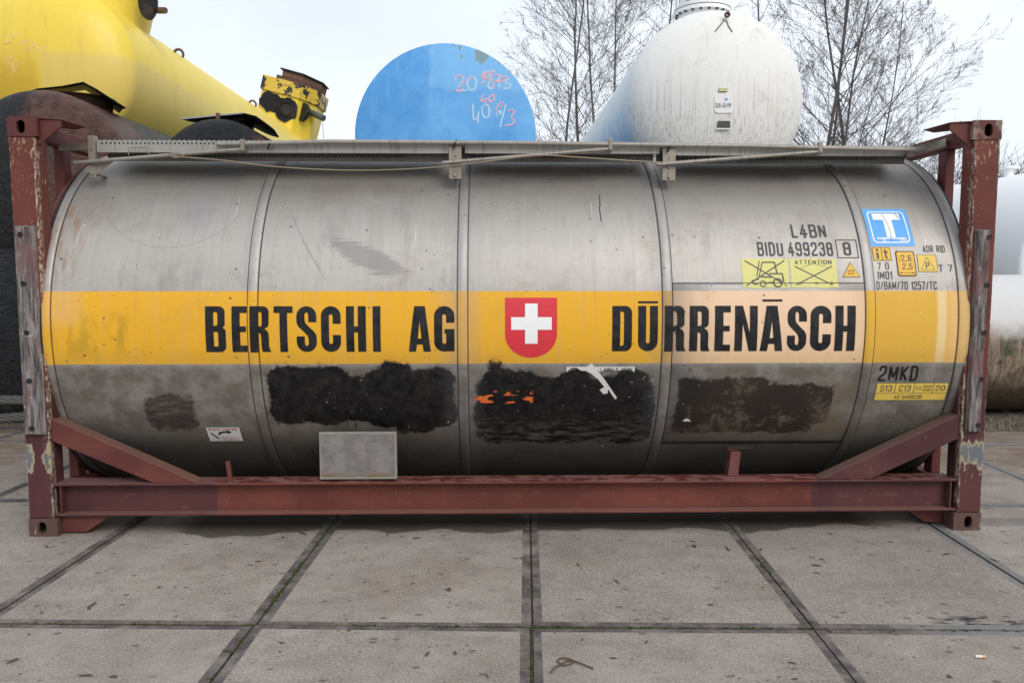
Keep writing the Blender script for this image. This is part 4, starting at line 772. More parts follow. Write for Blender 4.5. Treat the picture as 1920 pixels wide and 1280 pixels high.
txa('marking', '550255', sub(A, 0.65,0.74,0.775,0.86), parent=st8, lift=0.0036); txa('marking', '65599', sub(A, 0.65,0.55,0.765,0.67), parent=st8, lift=0.0036); txa('marking', '40 0499238', sub(A, 0.28,0.11,0.66,0.32), parent=st8, lift=0.0036)
decal('pictogram', frame2d(*sub(A, 0.56,0.62,0.62,0.80), 0.004), M['greyp'], 0.0036, st8)
# remote control label
A = area(390,800.5,452,826); st9 = decal('sticker', fill2d([rect(A[0],A[2],A[1],A[3])]), M['paper'], 0.0018, label='white REMOTE CONTROL sticker with a black arrow')
txa('marking', 'REMOTE CONTROL', sub(A, 0.05,0.80,0.94,0.95), 'redink', parent=st9, lift=0.003)
for k, s in enumerate(('PULL TO', 'CLOSE BOTTOM', 'DISCHARGE VALVE')): txa('marking', s, sub(A, 0.40,0.30-0.12*k,(0.62,0.88,0.94)[k],0.38-0.12*k), 'redink', parent=st9, lift=0.003)
decal('pictogram', fill2d([stroke([(A[0]+(A[1]-A[0])*0.10,A[2]+(A[3]-A[2])*0.62),(A[0]+(A[1]-A[0])*0.30,A[2]+(A[3]-A[2])*0.18)], 0.010)]), M['black'], 0.003, st9)
ar = [(A[0]+(A[1]-A[0])*p[0], A[2]+(A[3]-A[2])*p[1]) for p in ((0.30,0.50),(0.36,0.66),(0.48,0.74),(0.62,0.74),(0.62,0.80),(0.74,0.67),(0.62,0.56),(0.62,0.63),(0.5,0.63),(0.42,0.58),(0.36,0.48))]
decal('pictogram', fill2d([ar]), M['black'], 0.003, st9)
# torn remains of a LABELS HERE strip and a placard corner
A = area(1062,687,1190,697.5); x0, x1, a, b = A; rq = random.Random(8)
low = [(x0+(x1-x0)*k/14, a+(b-a)*max(0, 0.55*abs(math.sin(k*0.9))*(1 if k > 2 else 1.6))+rq.uniform(0,0.004)) for k in range(15)]
st10 = decal('sticker', fill2d([low+[(x1,b),(x0,b)]]), M['paper'], 0.0018, label='torn white strip reading LABELS HERE'); txa('marking', 'LABELS HERE', sub(A, 0.50,0.10,0.97,0.82), 'greyp', 0.02, parent=st10, lift=0.003)
pl = [cyl(u_, v_) for u_, v_ in ((1092,692),(1109.5,680.5),(1135,713),(1157,745),(1153,748),(1140,729),(1139,737),(1131,738),(1124,730),(1133,725),(1121,710),(1107,699))]
decal('sticker', fill2d([pl]), M['paper'], 0.0024, label='torn white corner of a removed placard')
pw = [cyl(u_, v_) for u_, v_ in ((1280,788.5),(1281,785.5),(1287,782.5),(1293,785.5),(1295,788.5))]; decal('sticker', fill2d([pw]), M['paper'], 0.0024, label='small white scrap of torn label')
# ink drip
dp = [cyl(u_, v_) for u_, v_ in ((1124,366),(1125,385),(1123.5,390),(1127.5,415))]; decal('paint_drip', fill2d([stroke(dp, 0.007)]), M['ink'], 0.002)

# ---- frame
def mir(x): return LX-x
def slot(cx, cz, w_, h_): 
    r = w_/2; return [(cx+r*math.cos(R_(a)), cz+(h_/2-r)+r*math.sin(R_(a))) for a in range(0,181,20)]+[(cx+r*math.cos(R_(a)), cz-(h_/2-r)+r*math.sin(R_(a))) for a in range(180,361,20)]
def casting(x0, y0, z0, front):         # hollow corner casting 178 x 162 x 118 with real slots
    w_, d_, h_ = 0.178, 0.162, 0.118; mb = MB()
    cx = x0+(0.082 if x0 < 3 else w_-0.082); ho = slot(cx, z0+h_/2-0.002, 0.051, 0.079)
    vs, fs = fill2d([rrect(x0, z0, x0+w_, z0+h_, (0.004, 0.012 if x0 > 3 else 0.004, 0.016 if x0 > 3 else 0.004, 0.016 if x0 < 3 else 0.004) if z0 > 1 else 0.004, 4), ho])
    yf, yb = (y0, y0+0.024) if front else (y0+d_, y0+d_-0.024)
    mb.add([(v[0], yf, v[1]) for v in vs], fs); mb.add([(v[0], yb, v[1]) for v in vs], fs)
    n = len(ho); mb.add([(p[0], yf, p[1]) for p in ho]+[(p[0], yb, p[1]) for p in ho], [(i, (i+1) % n, n+(i+1) % n, n+i) for i in range(n)])
    ol = rrect(x0, z0, x0+w_, z0+h_, 0.004, 2); n = len(ol); ya, yb2 = (y0+0.0005, y0+d_)
    mb.add([(p[0], ya, p[1]) for p in ol]+[(p[0], yb2, p[1]) for p in ol], [(i, (i+1) % n, n+(i+1) % n, n+i) for i in range(n)])
    yy = yb2 if front else ya
    mb.add([(p[0], yy, p[1]) for p in ol], [tuple(range(n))])
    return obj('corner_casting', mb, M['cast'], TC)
for z0 in (0.0, HZ-0.118):
    for x0 in (0.0, LX-0.178):
        casting(x0, 0.0, z0, True); casting(x0, DY-0.162, z0, False)
PW, PD = 0.155, 0.148
def corner_post(xl, y0, y1):
    mb = MB(); mb.box(xl, xl+PW, y0, y1, 0.1185, HZ-0.1185)
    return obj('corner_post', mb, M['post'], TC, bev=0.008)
posts = [corner_post(0.002, 0.004, PD), corner_post(LX-PW-0.002, 0.004, PD)]
corner_post(0.002, DY-PD, DY-0.004); corner_post(LX-PW-0.002, DY-PD, DY-0.004)
# bolted rubbing strips on the two front posts
def rub(p, x0, x1, zt, zb, holes):
    mb = MB(); ch = 0.022; z0, z1 = zb, zt
    mb.add([(x0,0.004,z0),(x1,0.004,z0),(x1,0.004,z1),(x0,0.004,z1),(x0+ch*0.3,-0.030,z0+0.01),(x1-ch,-0.030,z0+0.01),(x1-ch,-0.030,z1-0.01),(x0+ch*0.3,-0.030,z1-0.01)], [(0,3,2,1),(4,5,6,7),(0,1,5,4),(1,2,6,5),(2,3,7,6),(3,0,4,7)])
    o = obj('rubbing_strip', mb, M['strip'], p, bev=0.003)
    for hx, hz in holes:
        m2 = MB(); m2.lathe([(-0.030,0.017),(-0.034,0.0165),(-0.034,0.0115),(-0.031,0.011),(-0.0305,0.0)], (hx,0,hz), 'y', 16); obj('bolt', m2, M['dark'], o)
rub(posts[0], P(22,430,-.03).x+0.004, P(62,430,-.03).x, P(40,422,-.03).z, P(60,817,-.03).z, [(P(u_,v_,-.03).x, P(u_,v_,-.03).z) for u_, v_ in ((38,440),(44,532),(50,624),(55,714),(60,803))])
rub(posts[1], LX-P(62,430,-.03).x+0.006, LX-P(22,430,-.03).x-0.022, P(1855,430,-.03).z, P(1834,812,-.03).z, [(P(u_,v_,-.03).x, P(u_,v_,-.03).z) for u_, v_ in ((1855,445),(1850,535),(1845,624),(1840,711),(1834,797))])
# bottom side rails (200 mm I-section)
ZR0, ZR1 = 0.128, 0.335
def rail(y0, y1):
    mb = MB(); ym = (y0+y1)/2; x0, x1 = PW+0.002, LX-PW-0.002
    mb.box(x0, x1, y0, y1, ZR1-0.013, ZR1); mb.box(x0, x1, y0, y1, ZR0, ZR0+0.013); mb.box(x0+0.0, x1-0.0, ym-0.006, ym+0.006, ZR0+0.013, ZR1-0.013)
    for xx in (x0+0.035, x1-0.035): mb.box(xx-0.006, xx+0.006, y0+0.012, ym-0.006, ZR0+0.013, ZR1-0.013)
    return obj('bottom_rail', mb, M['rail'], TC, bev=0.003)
rail(0.012, 0.172); rail(DY-0.172, DY-0.012)
# diagonal braces: C-sections from post to rail
def brace(pts, y0, y1):
    mb = MB(); mb.prism(pts, y0, y1, 'y'); return obj('diagonal_brace', mb, M['brace'], TC, bev=0.005)
bl = [(PW+0.003,0.745),(0.18,0.742),(1.055,0.3365),(0.775,0.3365),(PW+0.003,0.607)]
br = [(mir(p[0]), p[1]) for p in bl[::-1]]; br = [(mir(PW+0.003),0.752),(mir(0.175),0.748),(mir(1.045),0.3365),(mir(0.72),0.3365),(mir(PW+0.003),0.598)]
for pts in (bl, br): brace(pts, 0.02, 0.125); brace(pts, DY-0.125, DY-0.02)
# end frames: bottom cross member, top cross member, inner posts
for xa, xb in ((0.012,0.165), (LX-0.165, LX-0.012)):
    mb = MB(); mb.box(xa, xb, 0.1625, DY-0.1625, 0.018, 0.125); mb.box(xa+0.02, xb-0.02, 0.15, DY-0.15, 0.1255, 0.27); obj('end_sill', mb, M['frame'], TC, bev=0.006)
for xa, xb in ((0.020,0.110), (LX-0.110, LX-0.020)):
    mb = MB(); mb.box(xa, xb, 0.163, DY-0.163, 2.475, 2.572); obj('end_header', mb, M['frame'], TC, bev=0.006)
    xm = xa+0.018 if xa < 3 else xa+0.012
    for yy in (0.43, DY-0.53): mb = MB(); mb.box(xm, xm+0.062, yy, yy+0.10, 0.2705, 2.4745); obj('inner_post', mb, M['frame'], TC, bev=0.005)
# top corner gussets with protection plates
for sgn, X in ((1, 0.178), (-1, LX-0.178)):
    for front in (True, False):
        yy = lambda t: t if front else DY-t
        mb = MB(); g1 = [(X, HZ-0.006), (X+sgn*0.125, HZ-0.012), (X+sgn*0.125, HZ-0.055), (X-sgn*0.02, HZ-0.17), (X-sgn*0.02, HZ-0.119), (X, HZ-0.118)]
        a, b = sorted((yy(0.035), yy(0.05))); mb.prism(g1, a, b, 'y')
        tp = [Vector((X-sgn*0.05, yy(0.02), HZ+0.001)), Vector((X+sgn*0.13, yy(0.03), HZ-0.008)), Vector((X+sgn*0.16, yy(0.28), HZ-0.010)), Vector((X+sgn*0.03, yy(0.40), HZ-0.004)), Vector((X-sgn*0.05, yy(0.36), HZ+0.001))]
        n = len(tp); mb.add(tp+[p-Vector((0,0,0.008)) for p in tp], [tuple(range(n)), tuple(range(n,2*n))[::-1]]+[(i,(i+1)%n,n+(i+1)%n,n+i) for i in range(n)])
        obj('corner_gusset', mb, M['frame'], TC, bev=0.003)
# lower gussets under the rail ends
mb = MB(); mb.prism([(0.179,0.012),(0.33,0.012),(0.50,0.127),(0.179,0.127)], 0.05, 0.13, 'y'); obj('skid_gusset', mb, M['frame'], TC, bev=0.004)
mb = MB(); mb.prism([(LX-0.179,0.012),(LX-0.30,0.02),(LX-0.46,0.127),(LX-0.179,0.127)], 0.12, 0.20, 'y'); obj('skid_gusset', mb, M['frame'], TC, bev=0.004)
# saddle stays and post stub on the rail
mb = MB(); p0 = P(1372,895,.12); mb.obox((4.492,0.178,0.412), (0.034,0,0), (0,0.045,0), (0.014,0.02,0.075)); obj('saddle_stay', mb, M['frame'], TC, bev=0.004)
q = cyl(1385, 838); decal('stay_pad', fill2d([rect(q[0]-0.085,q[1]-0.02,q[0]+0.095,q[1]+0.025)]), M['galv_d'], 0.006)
mb = MB(); mb.obox((1.245,0.05,0.40), (0.013,0,0), (0,0.013,0), (-0.008,0,0.066)); mb.box(1.255,1.33,0.03,0.06,ZR1+0.0005,ZR1+0.006); obj('rail_stub', mb, M['rail'], TC, bev=0.003)
for xs in (1.75, 3.35):
    mb = MB(); mb.box(xs, xs+0.5, 0.85, 1.6, 0.03, 0.16); obj('saddle', mb, M['frame'], TC, bev=0.006)
# document plate standing on the rail
A0 = P(598,811,.045); A1 = P(744,898,.045); x0, x1, z1, z0 = A0.x, A1.x, A0.z, ZR1+0.012
mb = MB(); mb.box(x0, x1, 0.045, 0.085, z0, z1); dpl = obj('data_plate', mb, M['platef'], TC, bev=0.003, label='grey metal data plate box standing on the rail')
mb = MB(); mb.box(x0+0.012, x1-0.012, 0.041, 0.0445, z0+0.020, z1-0.008); obj('plate_face', mb, M['platem'], dpl)
ql = random.Random(5); mb = MB()
for k in range(34):
    zz = z1-0.045-k*0.0072
    for (fa, fb) in ((0.05, 0.05+ql.uniform(0.05,0.16)), (0.33, 0.33+ql.uniform(0.05,0.16)), (0.60, 0.60+ql.uniform(0.02,0.20))):
        if zz > z0+0.05 and ql.random() < 0.85: xx0, xx1 = x0+(x1-x0)*fa, x0+(x1-x0)*fb; mb.add([(xx0,0.0405,zz),(xx1,0.0405,zz),(xx1,0.0405,zz+0.003),(xx0,0.0405,zz+0.003)], [(0,1,2,3)])
obj('fine_print', mb, M['greyink'], dpl)
mb = MB(); mb.tube([(x0+(x1-x0)*(0.15+0.05*math.cos(t)), 0.0408, z1-0.022+0.007*math.sin(t)) for t in [k*0.35 for k in range(19)]], 0.0012, 4); mb.tube([(x0+(x1-x0)*(0.84+0.05*t), 0.0408, z1-0.018+0.005*math.sin(t*9)-0.004*t) for t in [k*0.1 for k in range(11)]], 0.0012, 4); obj('signature', mb, M['greyink'], dpl)
for xa in (x0+0.002, x1-0.012): mb = MB(); mb.box(xa, xa+0.010, 0.05, 0.08, ZR1+0.0005, z0); obj('plate_foot', mb, M['dark'], dpl)

# ---- walkway along the top edge
YF = 0.36
def zl(px, y): return P(px, y, YF).z
def lin(x, a, b): return a+(b-a)*x
runs = [(182, 846, 264.5, 286.5, 303), (872, 1236, 271.5, 288, 304.5), (1262, 1716, 273.5, 292, 307.5)]
wk = None
for k, (ua, ub, yt, ym, yb) in enumerate(runs):
    pa, pb = P(ua, ym, YF), P(ub, ym, YF); x0, x1 = pa.x, pb.x; zt, zm = P((ua+ub)/2, yt, YF).z, P((ua+ub)/2, ym, YF).z; zb = P((ua+ub)/2, yb, YF+0.10).z
    mb = MB(); mb.box(x0, x1, YF, YF+0.003, zm, zt); mb.box(x0, x1, YF+0.003, YF+0.42, zt-0.003, zt); mb.box(x0, x1, YF+0.003, YF+0.03, zm, zm+0.003)
    n = int((x1-x0)/0.032)
    for i in range(n):      # serrated tread teeth along the top edge
        xx = x0+0.01+i*0.032; mb.add([(xx,YF,zt+0.0002),(xx+0.016,YF,zt+0.0002),(xx+0.008,YF,zt+0.006),(xx,YF+0.012,zt+0.0002),(xx+0.016,YF+0.012,zt+0.0002),(xx+0.008,YF+0.012,zt+0.006)], [(0,1,2),(5,4,3),(0,2,5,3),(1,4,5,2)])
    wk = obj('walkway_plank', mb, M['galv'], TC)
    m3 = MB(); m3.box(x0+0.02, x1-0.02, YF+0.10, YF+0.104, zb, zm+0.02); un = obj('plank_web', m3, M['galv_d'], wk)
    m2 = MB()
    for i in range(n):
        xx = x0+0.03+i*0.0275
        if xx < x1-0.03: m2.box(xx, xx+0.011, YF+0.097, YF+0.0995, zm-0.014, zm-0.004)
        if k == 0 and xx < P(400, 270, YF).x: m2.box(xx, xx+0.010, YF-0.002, YF-0.0002, zt-0.022, zt-0.011)
    obj('perforation', m2, M['dark'], wk)
for ua, ub in ((845,873),(1235,1263)):  # dark filler blocks added to keep the gaps between planks dark
    a, b = P(ua-3,270,YF+.03), P(ub+8,303,YF+.03); mb = MB(); mb.box(a.x, b.x, YF+0.032, YF+0.06, b.z, a.z-0.004); obj('added_gap_filler', mb, M['dark'], TC)
# handrail tube lying folded on the walkway
tp = [P(407,271,YF-.035), P(620,266,YF-.035), P(960,268.5,YF-.035), P(1400,274,YF-.035), P(1738,282,YF-.035)]
mb = MB(); mb.tube(tp, 0.0155, 12); obj('handrail', mb, M['tube'], TC, smooth=True)
mb = MB(); mb.tube([P(112,284,.40), P(186,283,.40)], 0.012, 6); 
def bar(name, a, b, hw, hh, mat, parent=TC):
    d = (b-a); mb = MB(); s_ = Vector((0,1,0)); u_ = d.cross(s_).normalized()*hh; mb.obox((a+b)/2, d/2, s_*hw, u_); return obj(name, mb, mat, parent, bev=0.002)
bar('walkway_arm', P(112,277,.40), P(182,275,.40), 0.02, 0.022, M['brk']); bar('walkway_arm', P(1712,284,.40), P(1772,268,.40), 0.02, 0.026, M['galv']); bar('walkway_arm', P(1765,270,.44), P(1812,262,.34), 0.02, 0.018, M['dark'])
for (ua, ub, yt, yb) in ((164,180,254,333), (841.5,865.5,271,335.5), (1243,1266,276,338.5)):
    a = P(ua, yt, YF-.02); b = P(ub, yb, YF-.02); mb = MB(); mb.box(a.x, b.x, YF-0.022, YF-0.016, b.z, a.z); mb.box(b.x-0.006, b.x, YF-0.016, YF+0.03, b.z+0.02, a.z) ; bk = obj('walkway_bracket', mb, M['brk'], TC, bev=0.0015)
    for fz in (0.10, 0.40, 0.66):
        m2 = MB(); zc = b.z+(a.z-b.z)*fz; xc = (a.x+b.x)/2
        if fz == 0.66: m2.lathe([(YF-0.0235,0.005),(YF-0.0225,0.0)], (xc,0,zc), 'y', 10); obj('bolt_hole', m2, M['dark'], bk)
        else: m2.lathe([(YF-0.022,0.011),(YF-0.031,0.010),(YF-0.033,0.0)], (xc,0,zc), 'y', 6); obj('bolt', m2, M['tube'], bk)
    mb = MB(); d = YF+0.02; yt_ = cpt(0, cyl((ua+ub)/2, yb+2)[1])
    mb.box((a.x+b.x)/2-0.012, (a.x+b.x)/2+0.012, YF-0.0155, yt_[1]+0.03, b.z+0.02, b.z+0.026); obj('bracket_lug', mb, M['brk'], bk)
for (a, b) in (((139,305.5),(456,280)), ((829,305.5),(1144,279)), ((1230,308.5),(1537,284.5))):
    mb = MB(); mb.tube([P(*a, YF-.045), P(a[0]+(b[0]-a[0])*.93, a[1]+(b[1]-a[1])*.93, YF-.04), P(*b, YF-.04)], [0.0125, 0.0125, 0.010], 10); obj('handrail_strut', mb, M['tube'], TC, smooth=True)
    c = P(b[0], b[1]-5, YF-.035); mb = MB(); mb.box(c.x-0.014, c.x+0.014, YF-0.056, YF-0.0155, c.z-0.035, c.z+0.045); cl = obj('strut_clamp', mb, M['brk'], TC, bev=0.006)
    m2 = MB(); m2.lathe([(YF-0.056,0.009),(YF-0.063,0.008),(YF-0.064,0)], (c.x,0,c.z-0.018), 'y', 6); obj('bolt', m2, M['tube'], cl)
for u_, v_ in ((506,272),(853,270),(1254,277),(1697,289)):
    c = P(u_, v_, YF-.03); mb = MB(); mb.tube([c+Vector((-.012,-.008,-.03)), c+Vector((0,-.018,0.0)), c+Vector((.012,-.008,.022))], 0.007, 6); obj('rail_tie', mb, M['dark'], TC)
cw = [P(*p, YF-.075) for p in ((314,289),(330,296),(345,291),(325,287),(318,292),(360,296),(420,301),(520,313),(660,319.5),(800,315),(920,302),(1005,291.5),(1090,295.5),(1180,301.5),(1240,304.5))]
mb = MB(); mb.tube(smooth_path([tuple(p) for p in cw], 6), 0.0042, 6); obj('hanging_cable', mb, M['wire'], TC, smooth=True)
hd = [P(*p, YF-.03) for p in ((241,291),(241,279),(243,277.5),(275,275.5),(278,277),(279,290))]; mb = MB(); mb.tube(hd, 0.0035, 6); obj('grab_handle', mb, M['brk'], TC)
gp = [P(167,333,.30), P(222,306,.42), P(180,306,.42)]; mb = MB(); mb.prism([(p.x, p.z) for p in gp], 0.345, 0.350, 'y'); obj('walkway_gusset', mb, M['brk'], TC)

# ================================================================== BACKGROUND TANKS
def ell(r, d, n=14): return [(-d*math.cos(R_(90*i/n)), r*math.sin(R_(90*i/n))) for i in range(n+1)]     # dome bulging to -axis
def htank(root, center, r, length, dome, mat, ax='y', flat_end=False, rim=0.0, rear_dome=0.3):
    mb = MB(); cx, cy_, cz = center
    front = [(0.0, 0.001), (0.0, r-0.012), (0.004, r-0.003), (0.012, r)] if flat_end else ell(r, dome)
    prof = front+[(length*k/5, r) for k in range(1, 6)]+[(length-t, q) for t, q in ell(r, rear_dome)[::-1]]
    prof[0] = (prof[0][0], 0.001); prof[-1] = (prof[-1][0], 0.001)
    mb.lathe(prof, (cx, cy_, cz), ax, 96)
    return obj('tank_body', mb, mat, root, smooth=True, angle=40, org=(cx, cy_, cz-r))
# ---- yellow tank, rolled about its axis so the necks lean
YY = 6.335; yc = P(102, 132, YY); RY = 1.13; ROLL = R_(15)
yt = thing('storage_tank', (yc.x, YY+4, yc.z-RY), 'long bright yellow tank on top of the black tanks, its domed end facing out', 'tank', 'storage tanks stacked in the yard')
htank(yt, (yc.x, YY, yc.z), RY, 16.5, 0.42, M['yellow'])
rad = Vector((math.sin(ROLL), 0, math.cos(ROLL))); tan = Vector((math.cos(ROLL), 0, -math.sin(ROLL))); axc = lambda Y: Vector((yc.x, Y, yc.z))
def ypt(Y, a, r): return axc(Y)+(rad*math.cos(a)+tan*math.sin(a))*r
def cyl_on(name, Y, r, h0, h1, mat, parent, n=32, taper=1.0, seg=None):
    o = axc(Y); ya = Vector((0,1,0)); mb = MB(); vs = []; ring = [(h0, r), (h1, r*taper)]
    for h, q in ring:
        for i in range(n): a = 2*math.pi*i/n; vs.append(o+rad*h+tan*(q*math.cos(a))+ya*(q*math.sin(a)))
    fs = [(i, (i+1) % n, n+(i+1) % n, n+i) for i in range(n)]+[tuple(range(n))[::-1], tuple(range(n, 2*n))]; mb.add(vs, fs)
    return obj(name, mb, mat, parent, smooth=True, angle=40)
nk = cyl_on('manway_neck', 7.5, 0.53, 0.95, 2.9, M['yellow'], yt)
sm_ = MB(); o = axc(8.55)      # tarred fitting on the neck's side
for i in range(18):
    pass
pc = P(297, 14, 7.3); sm_.lathe([(-0.02,0.0),(-0.02,0.15),(0.0,0.17),(0.05,0.17)], (0,0,0), 'y', 18)
mv = [Vector(v) for v in sm_.v]; sm_.v = [tuple(Vector((pc.x-0.05, pc.y-0.26, pc.z))+Vector((v.x*0.8, v.y, v.z*1.5))+Vector((0.0,0,0))) for v in mv]
obj('tarred_boss', sm_, M['bit2'], nk, smooth=True)
mb = MB(); mb.tube([P(296,20,7.15), P(309,20,6.95)], 0.045, 12); obj('pipe_stub', mb, M['rusty'], nk)
for u_, v_, Y in ((329,93,8.6), (468,181,12.6)):
    q = ypt(Y, 0.55, RY); mb = MB(); r = 0.085; mb.tube([q+Vector((r*math.cos(a)*0.9, 0, r*math.sin(a)+0.02)) for a in [R_(-30+k*24) for k in range(11)]], 0.022, 8); obj('lifting_eye', mb, M['rusty'], yt, smooth=True)
# far manway: chamfered box with collar, lid, tarred ports and an outlet pipe
YH = 17.4; hc = axc(YH); ya = Vector((0,1,0))
def hbox(name, plan, h0, h1, mat, parent, grow=1.0, sl=0.0):
    plan = [(p_[0]*0.82, p_[1]*0.95) for p_ in plan]
    mb = MB(); n = len(plan); vs = [hc+rad*h0+tan*p[0]*grow+ya*p[1]*grow for p in plan]+[hc+rad*(h1+sl*p[0])+tan*p[0]*grow+ya*p[1]*grow for p in plan]
    mb.add(vs, [tuple(range(n))[::-1], tuple(range(n, 2*n))]+[(i, (i+1) % n, n+(i+1) % n, n+i) for i in range(n)]); return obj(name, mb, mat, parent, bev=0.01)
KH = 0.86
pln = [(-0.80,-0.72),(0.42,-0.80),(0.92,-0.30),(0.92,0.55),(0.45,0.8),(-0.8,0.75)]
gM = G('yellow_tarred', 0.45); p = gM.pos(); nn = gM.noise(p, 3.5, 5, 0.7); M['yeltar'] = gM.done(gM.mix(gM.ss(nn, 0.525, 0.54), (0.66,0.46,0.05), (0.022,0.023,0.022)))
hb = hbox('hatch_box', pln, 0.8, 1.92, M['yellow'], yt); hbox('hatch_collar', pln, 1.92, 2.29, M['yeltar'], hb, 1.06); hbox('hatch_rim', [(-0.45,-0.7),(0.45,-0.72),(0.86,-0.25),(0.86,0.5),(-0.45,0.6)], 2.29, 2.39, M['brown'], hb)
hbox('hatch_lid', [(-0.28,-0.72),(0.38,-0.72),(0.86,-0.2),(0.86,0.5),(-0.28,0.6)], 2.39, 2.54, M['rusty'], hb); hbox('hatch_lid', [(-0.36,-0.78),(0.40,-0.78),(0.92,-0.2),(0.92,0.5),(-0.36,0.6)], 2.54, 2.58, M['sheet'], hb)
def hpt(a, h, y): return hc+tan*a+rad*h+ya*y
def blob(name, a, h, ra, rh, y, mat, seed, n=22):
    q = random.Random(seed); mb = MB(); vs = [hpt(a+ra*math.cos(2*math.pi*i/n)*q.uniform(.85,1.1), h+rh*math.sin(2*math.pi*i/n)*q.uniform(.85,1.1), y-0.06*0) for i in range(n)]
    mb.add(vs+[v+ya*0.02 for v in vs], [tuple(range(n)), tuple(range(n,2*n))[::-1]]+[(i,(i+1)%n,n+(i+1)%n,n+i) for i in range(n)]); return obj(name, mb, mat, hb)
blob('tar_patch', -0.34, 1.65, 0.32, 0.26, -0.74, M['bit2'], 2); blob('tar_patch', 0.12, 1.57, 0.30, 0.32, -0.775, M['bit2'], 3)
mb = MB(); mb.tube([hpt(0.12,1.57,-0.76), hpt(0.12,1.57,-0.87)], 0.165, 20, cap=False); obj('port', mb, M['rusty'], hb); mb = MB(); mb.tube([hpt(0.12,1.57,-0.78), hpt(0.12,1.57,-0.82)], 0.155, 20); obj('port_opening', mb, M['dark'], hb)
mb = MB(); mb.tube([hpt(0.59,1.71,-0.43), hpt(1.09,1.61,-0.68)], 0.085, 12); op = obj('outlet_pipe', mb, M['greyp'], hb, smooth=True)
mb = MB(); mb.tube([hpt(0.47,1.63,-0.65), hpt(0.53,1.63,-0.57)], 0.24, 14); obj('tar_patch', mb, M['bit2'], hb)
e = hpt(1.07,1.57,-0.68); mb = MB(); mb.tube([e, e+Vector((0.01,0,-0.8)), e+Vector((-0.01,0,-1.6))], 0.008, 4); obj('hanging_wire', mb, M['hide'], hb)
# chalk number on the yellow dome
def dome_pt(u, v, dome=0.42):      # onto the yellow end dome
    d = ray(u, v)
    lo, hi = (YY-1.0-CAM.y)/d.y, (YY+0.5-CAM.y)/d.y
    for _ in range(40):
        m = (lo+hi)/2; q = CAM+d*m; r2 = ((q.x-yc.x)**2+(q.z-yc.z)**2)/RY**2; ys = YY-dome*math.sqrt(max(0, 1-min(r2, 1)))
        if q.y < ys+0.007: lo = m
        else: hi = m
    return CAM+d*lo
ch = MB()
for pts in ([(13,78),(16,70),(25,65),(27,70),(20,78),(10,82),(8,84),(24,80)], [(30,70),(33,64)], [(37,80),(44,80)], [(57,78),(46,77),(46,84),(53,86),(53,93),(44,93)], [(70,82),(62,84),(60,93),(66,96),(71,91),(66,87),(61,90)], [(86,88),(79,90),(78,99),(84,102),(88,102)], [(14,109),(20,106),(23,111),(16,117),(23,122),(21,130),(12,136)], [(29,113),(25,122),(27,134),(32,132),(33,118),(29,113)]):
    ch.tube([dome_pt(*p) for p in smooth_path(pts, 3)], 0.011, 4)
obj('chalk_number', ch, M['chalky'], yt, label='faint chalk figures 21-566 and 30')
# ---- black tanks left, two layers, and the smaller one
def black_tank(name_lbl, px, py, r, Y, dome, length, mat):
    c = P(px, py, Y); root = thing('storage_tank', (c.x, Y+1, c.z-r), name_lbl, 'tank', 'storage tanks stacked in the yard'); htank(root, (c.x, Y, c.z), r, length, dome, mat); return root, c
bt1, b1 = black_tank('tar-coated tank with a rust-brown end, directly under the yellow tank', 84, 337, 0.965, 4.1, 0.26, 7.5, M['bit1'])
zb = 0.90; b2p = P(86, 632, 4.0); bt2, b2 = black_tank('black tank with cracked coating on the ground, behind the left corner post', 44, 626, 0.965, 4.0, 0.28, 7.5, M['bit2'])
bt3, b3 = black_tank('smaller tarred tank whose top shows above the walkway, left of the blue tank', 412, 344, 0.735, 4.55, 0.22, 6.5, M['bit3'])
for y_ in (4.9, 9.0): mb = MB(); mb.box(b3.x-0.9, b3.x+0.9, y_, y_+0.4, -0.03, b3.z-0.735+0.08); obj('support_stand', mb, M['dark'], bt3)
# rounded neck and bent sheet covers on the two black tanks
def sheet(name, rows, mat, parent, thick=0.006, mat2=None):
    nr, nc = len(rows), len(rows[0]); mb = MB(); vs = [p for r in rows for p in r]; mb.add(vs, [(i*nc+j, i*nc+j+1, (i+1)*nc+j+1, (i+1)*nc+j) for i in range(nr-1) for j in range(nc-1)])
    o = obj(name, mb, mat, parent, smooth=True, angle=25); m = o.modifiers.new('thick', 'SOLIDIFY'); m.thickness = thick; m.offset = 0; return o
Yh = 4.9
fr = [(36,178),(70,166.5),(115,162),(156,154),(182,168),(210,186),(237,203)]; bk = [(60,172),(95,167),(128,164),(160,160),(182,174),(203,190),(224,203)]
sheet('hatch_cover', [[P(*p, Yh-0.45) for p in fr], [P(p[0]*0.5+q[0]*0.5, (p[1]+q[1])/2+1.5, Yh+0.0) for p, q in zip(fr, bk)], [P(q[0], q[1]+9, Yh+0.55) for q in bk]], M['sheet'], bt1)
mb = MB(); nkc = P(150, 200, Yh+0.15); mb.lathe([(b1.z+0.75, 0.36), (b1.z+1.045, 0.36), (b1.z+1.05, 0.40), (b1.z+1.07, 0.40), (b1.z+1.07, 0.0)], (nkc.x, Yh+0.15, 0), 'z', 28); obj('manway_neck', mb, M['rusty'], bt1, smooth=True)
Yh = 5.0; fr = [(339,223),(375,220),(415,217.5),(456,212),(480,218),(500,232),(514,243),(523,257)]; bk = [(372,231),(395,231),(420,230),(450,228),(478,240),(498,250),(510,255),(519,257)]
sheet('hatch_cover', [[P(*p, Yh-0.35) for p in fr], [P((p[0]+q[0])/2, (p[1]+q[1])/2+1, Yh) for p, q in zip(fr, bk)], [P(*q, Yh+0.4) for q in bk]], M['sheet'], bt3)
bar('cover_edge', P(339,223.5,Yh-.37), P(456,212.5,Yh-.37), 0.012, 0.008, M['sheetg'], bt3)
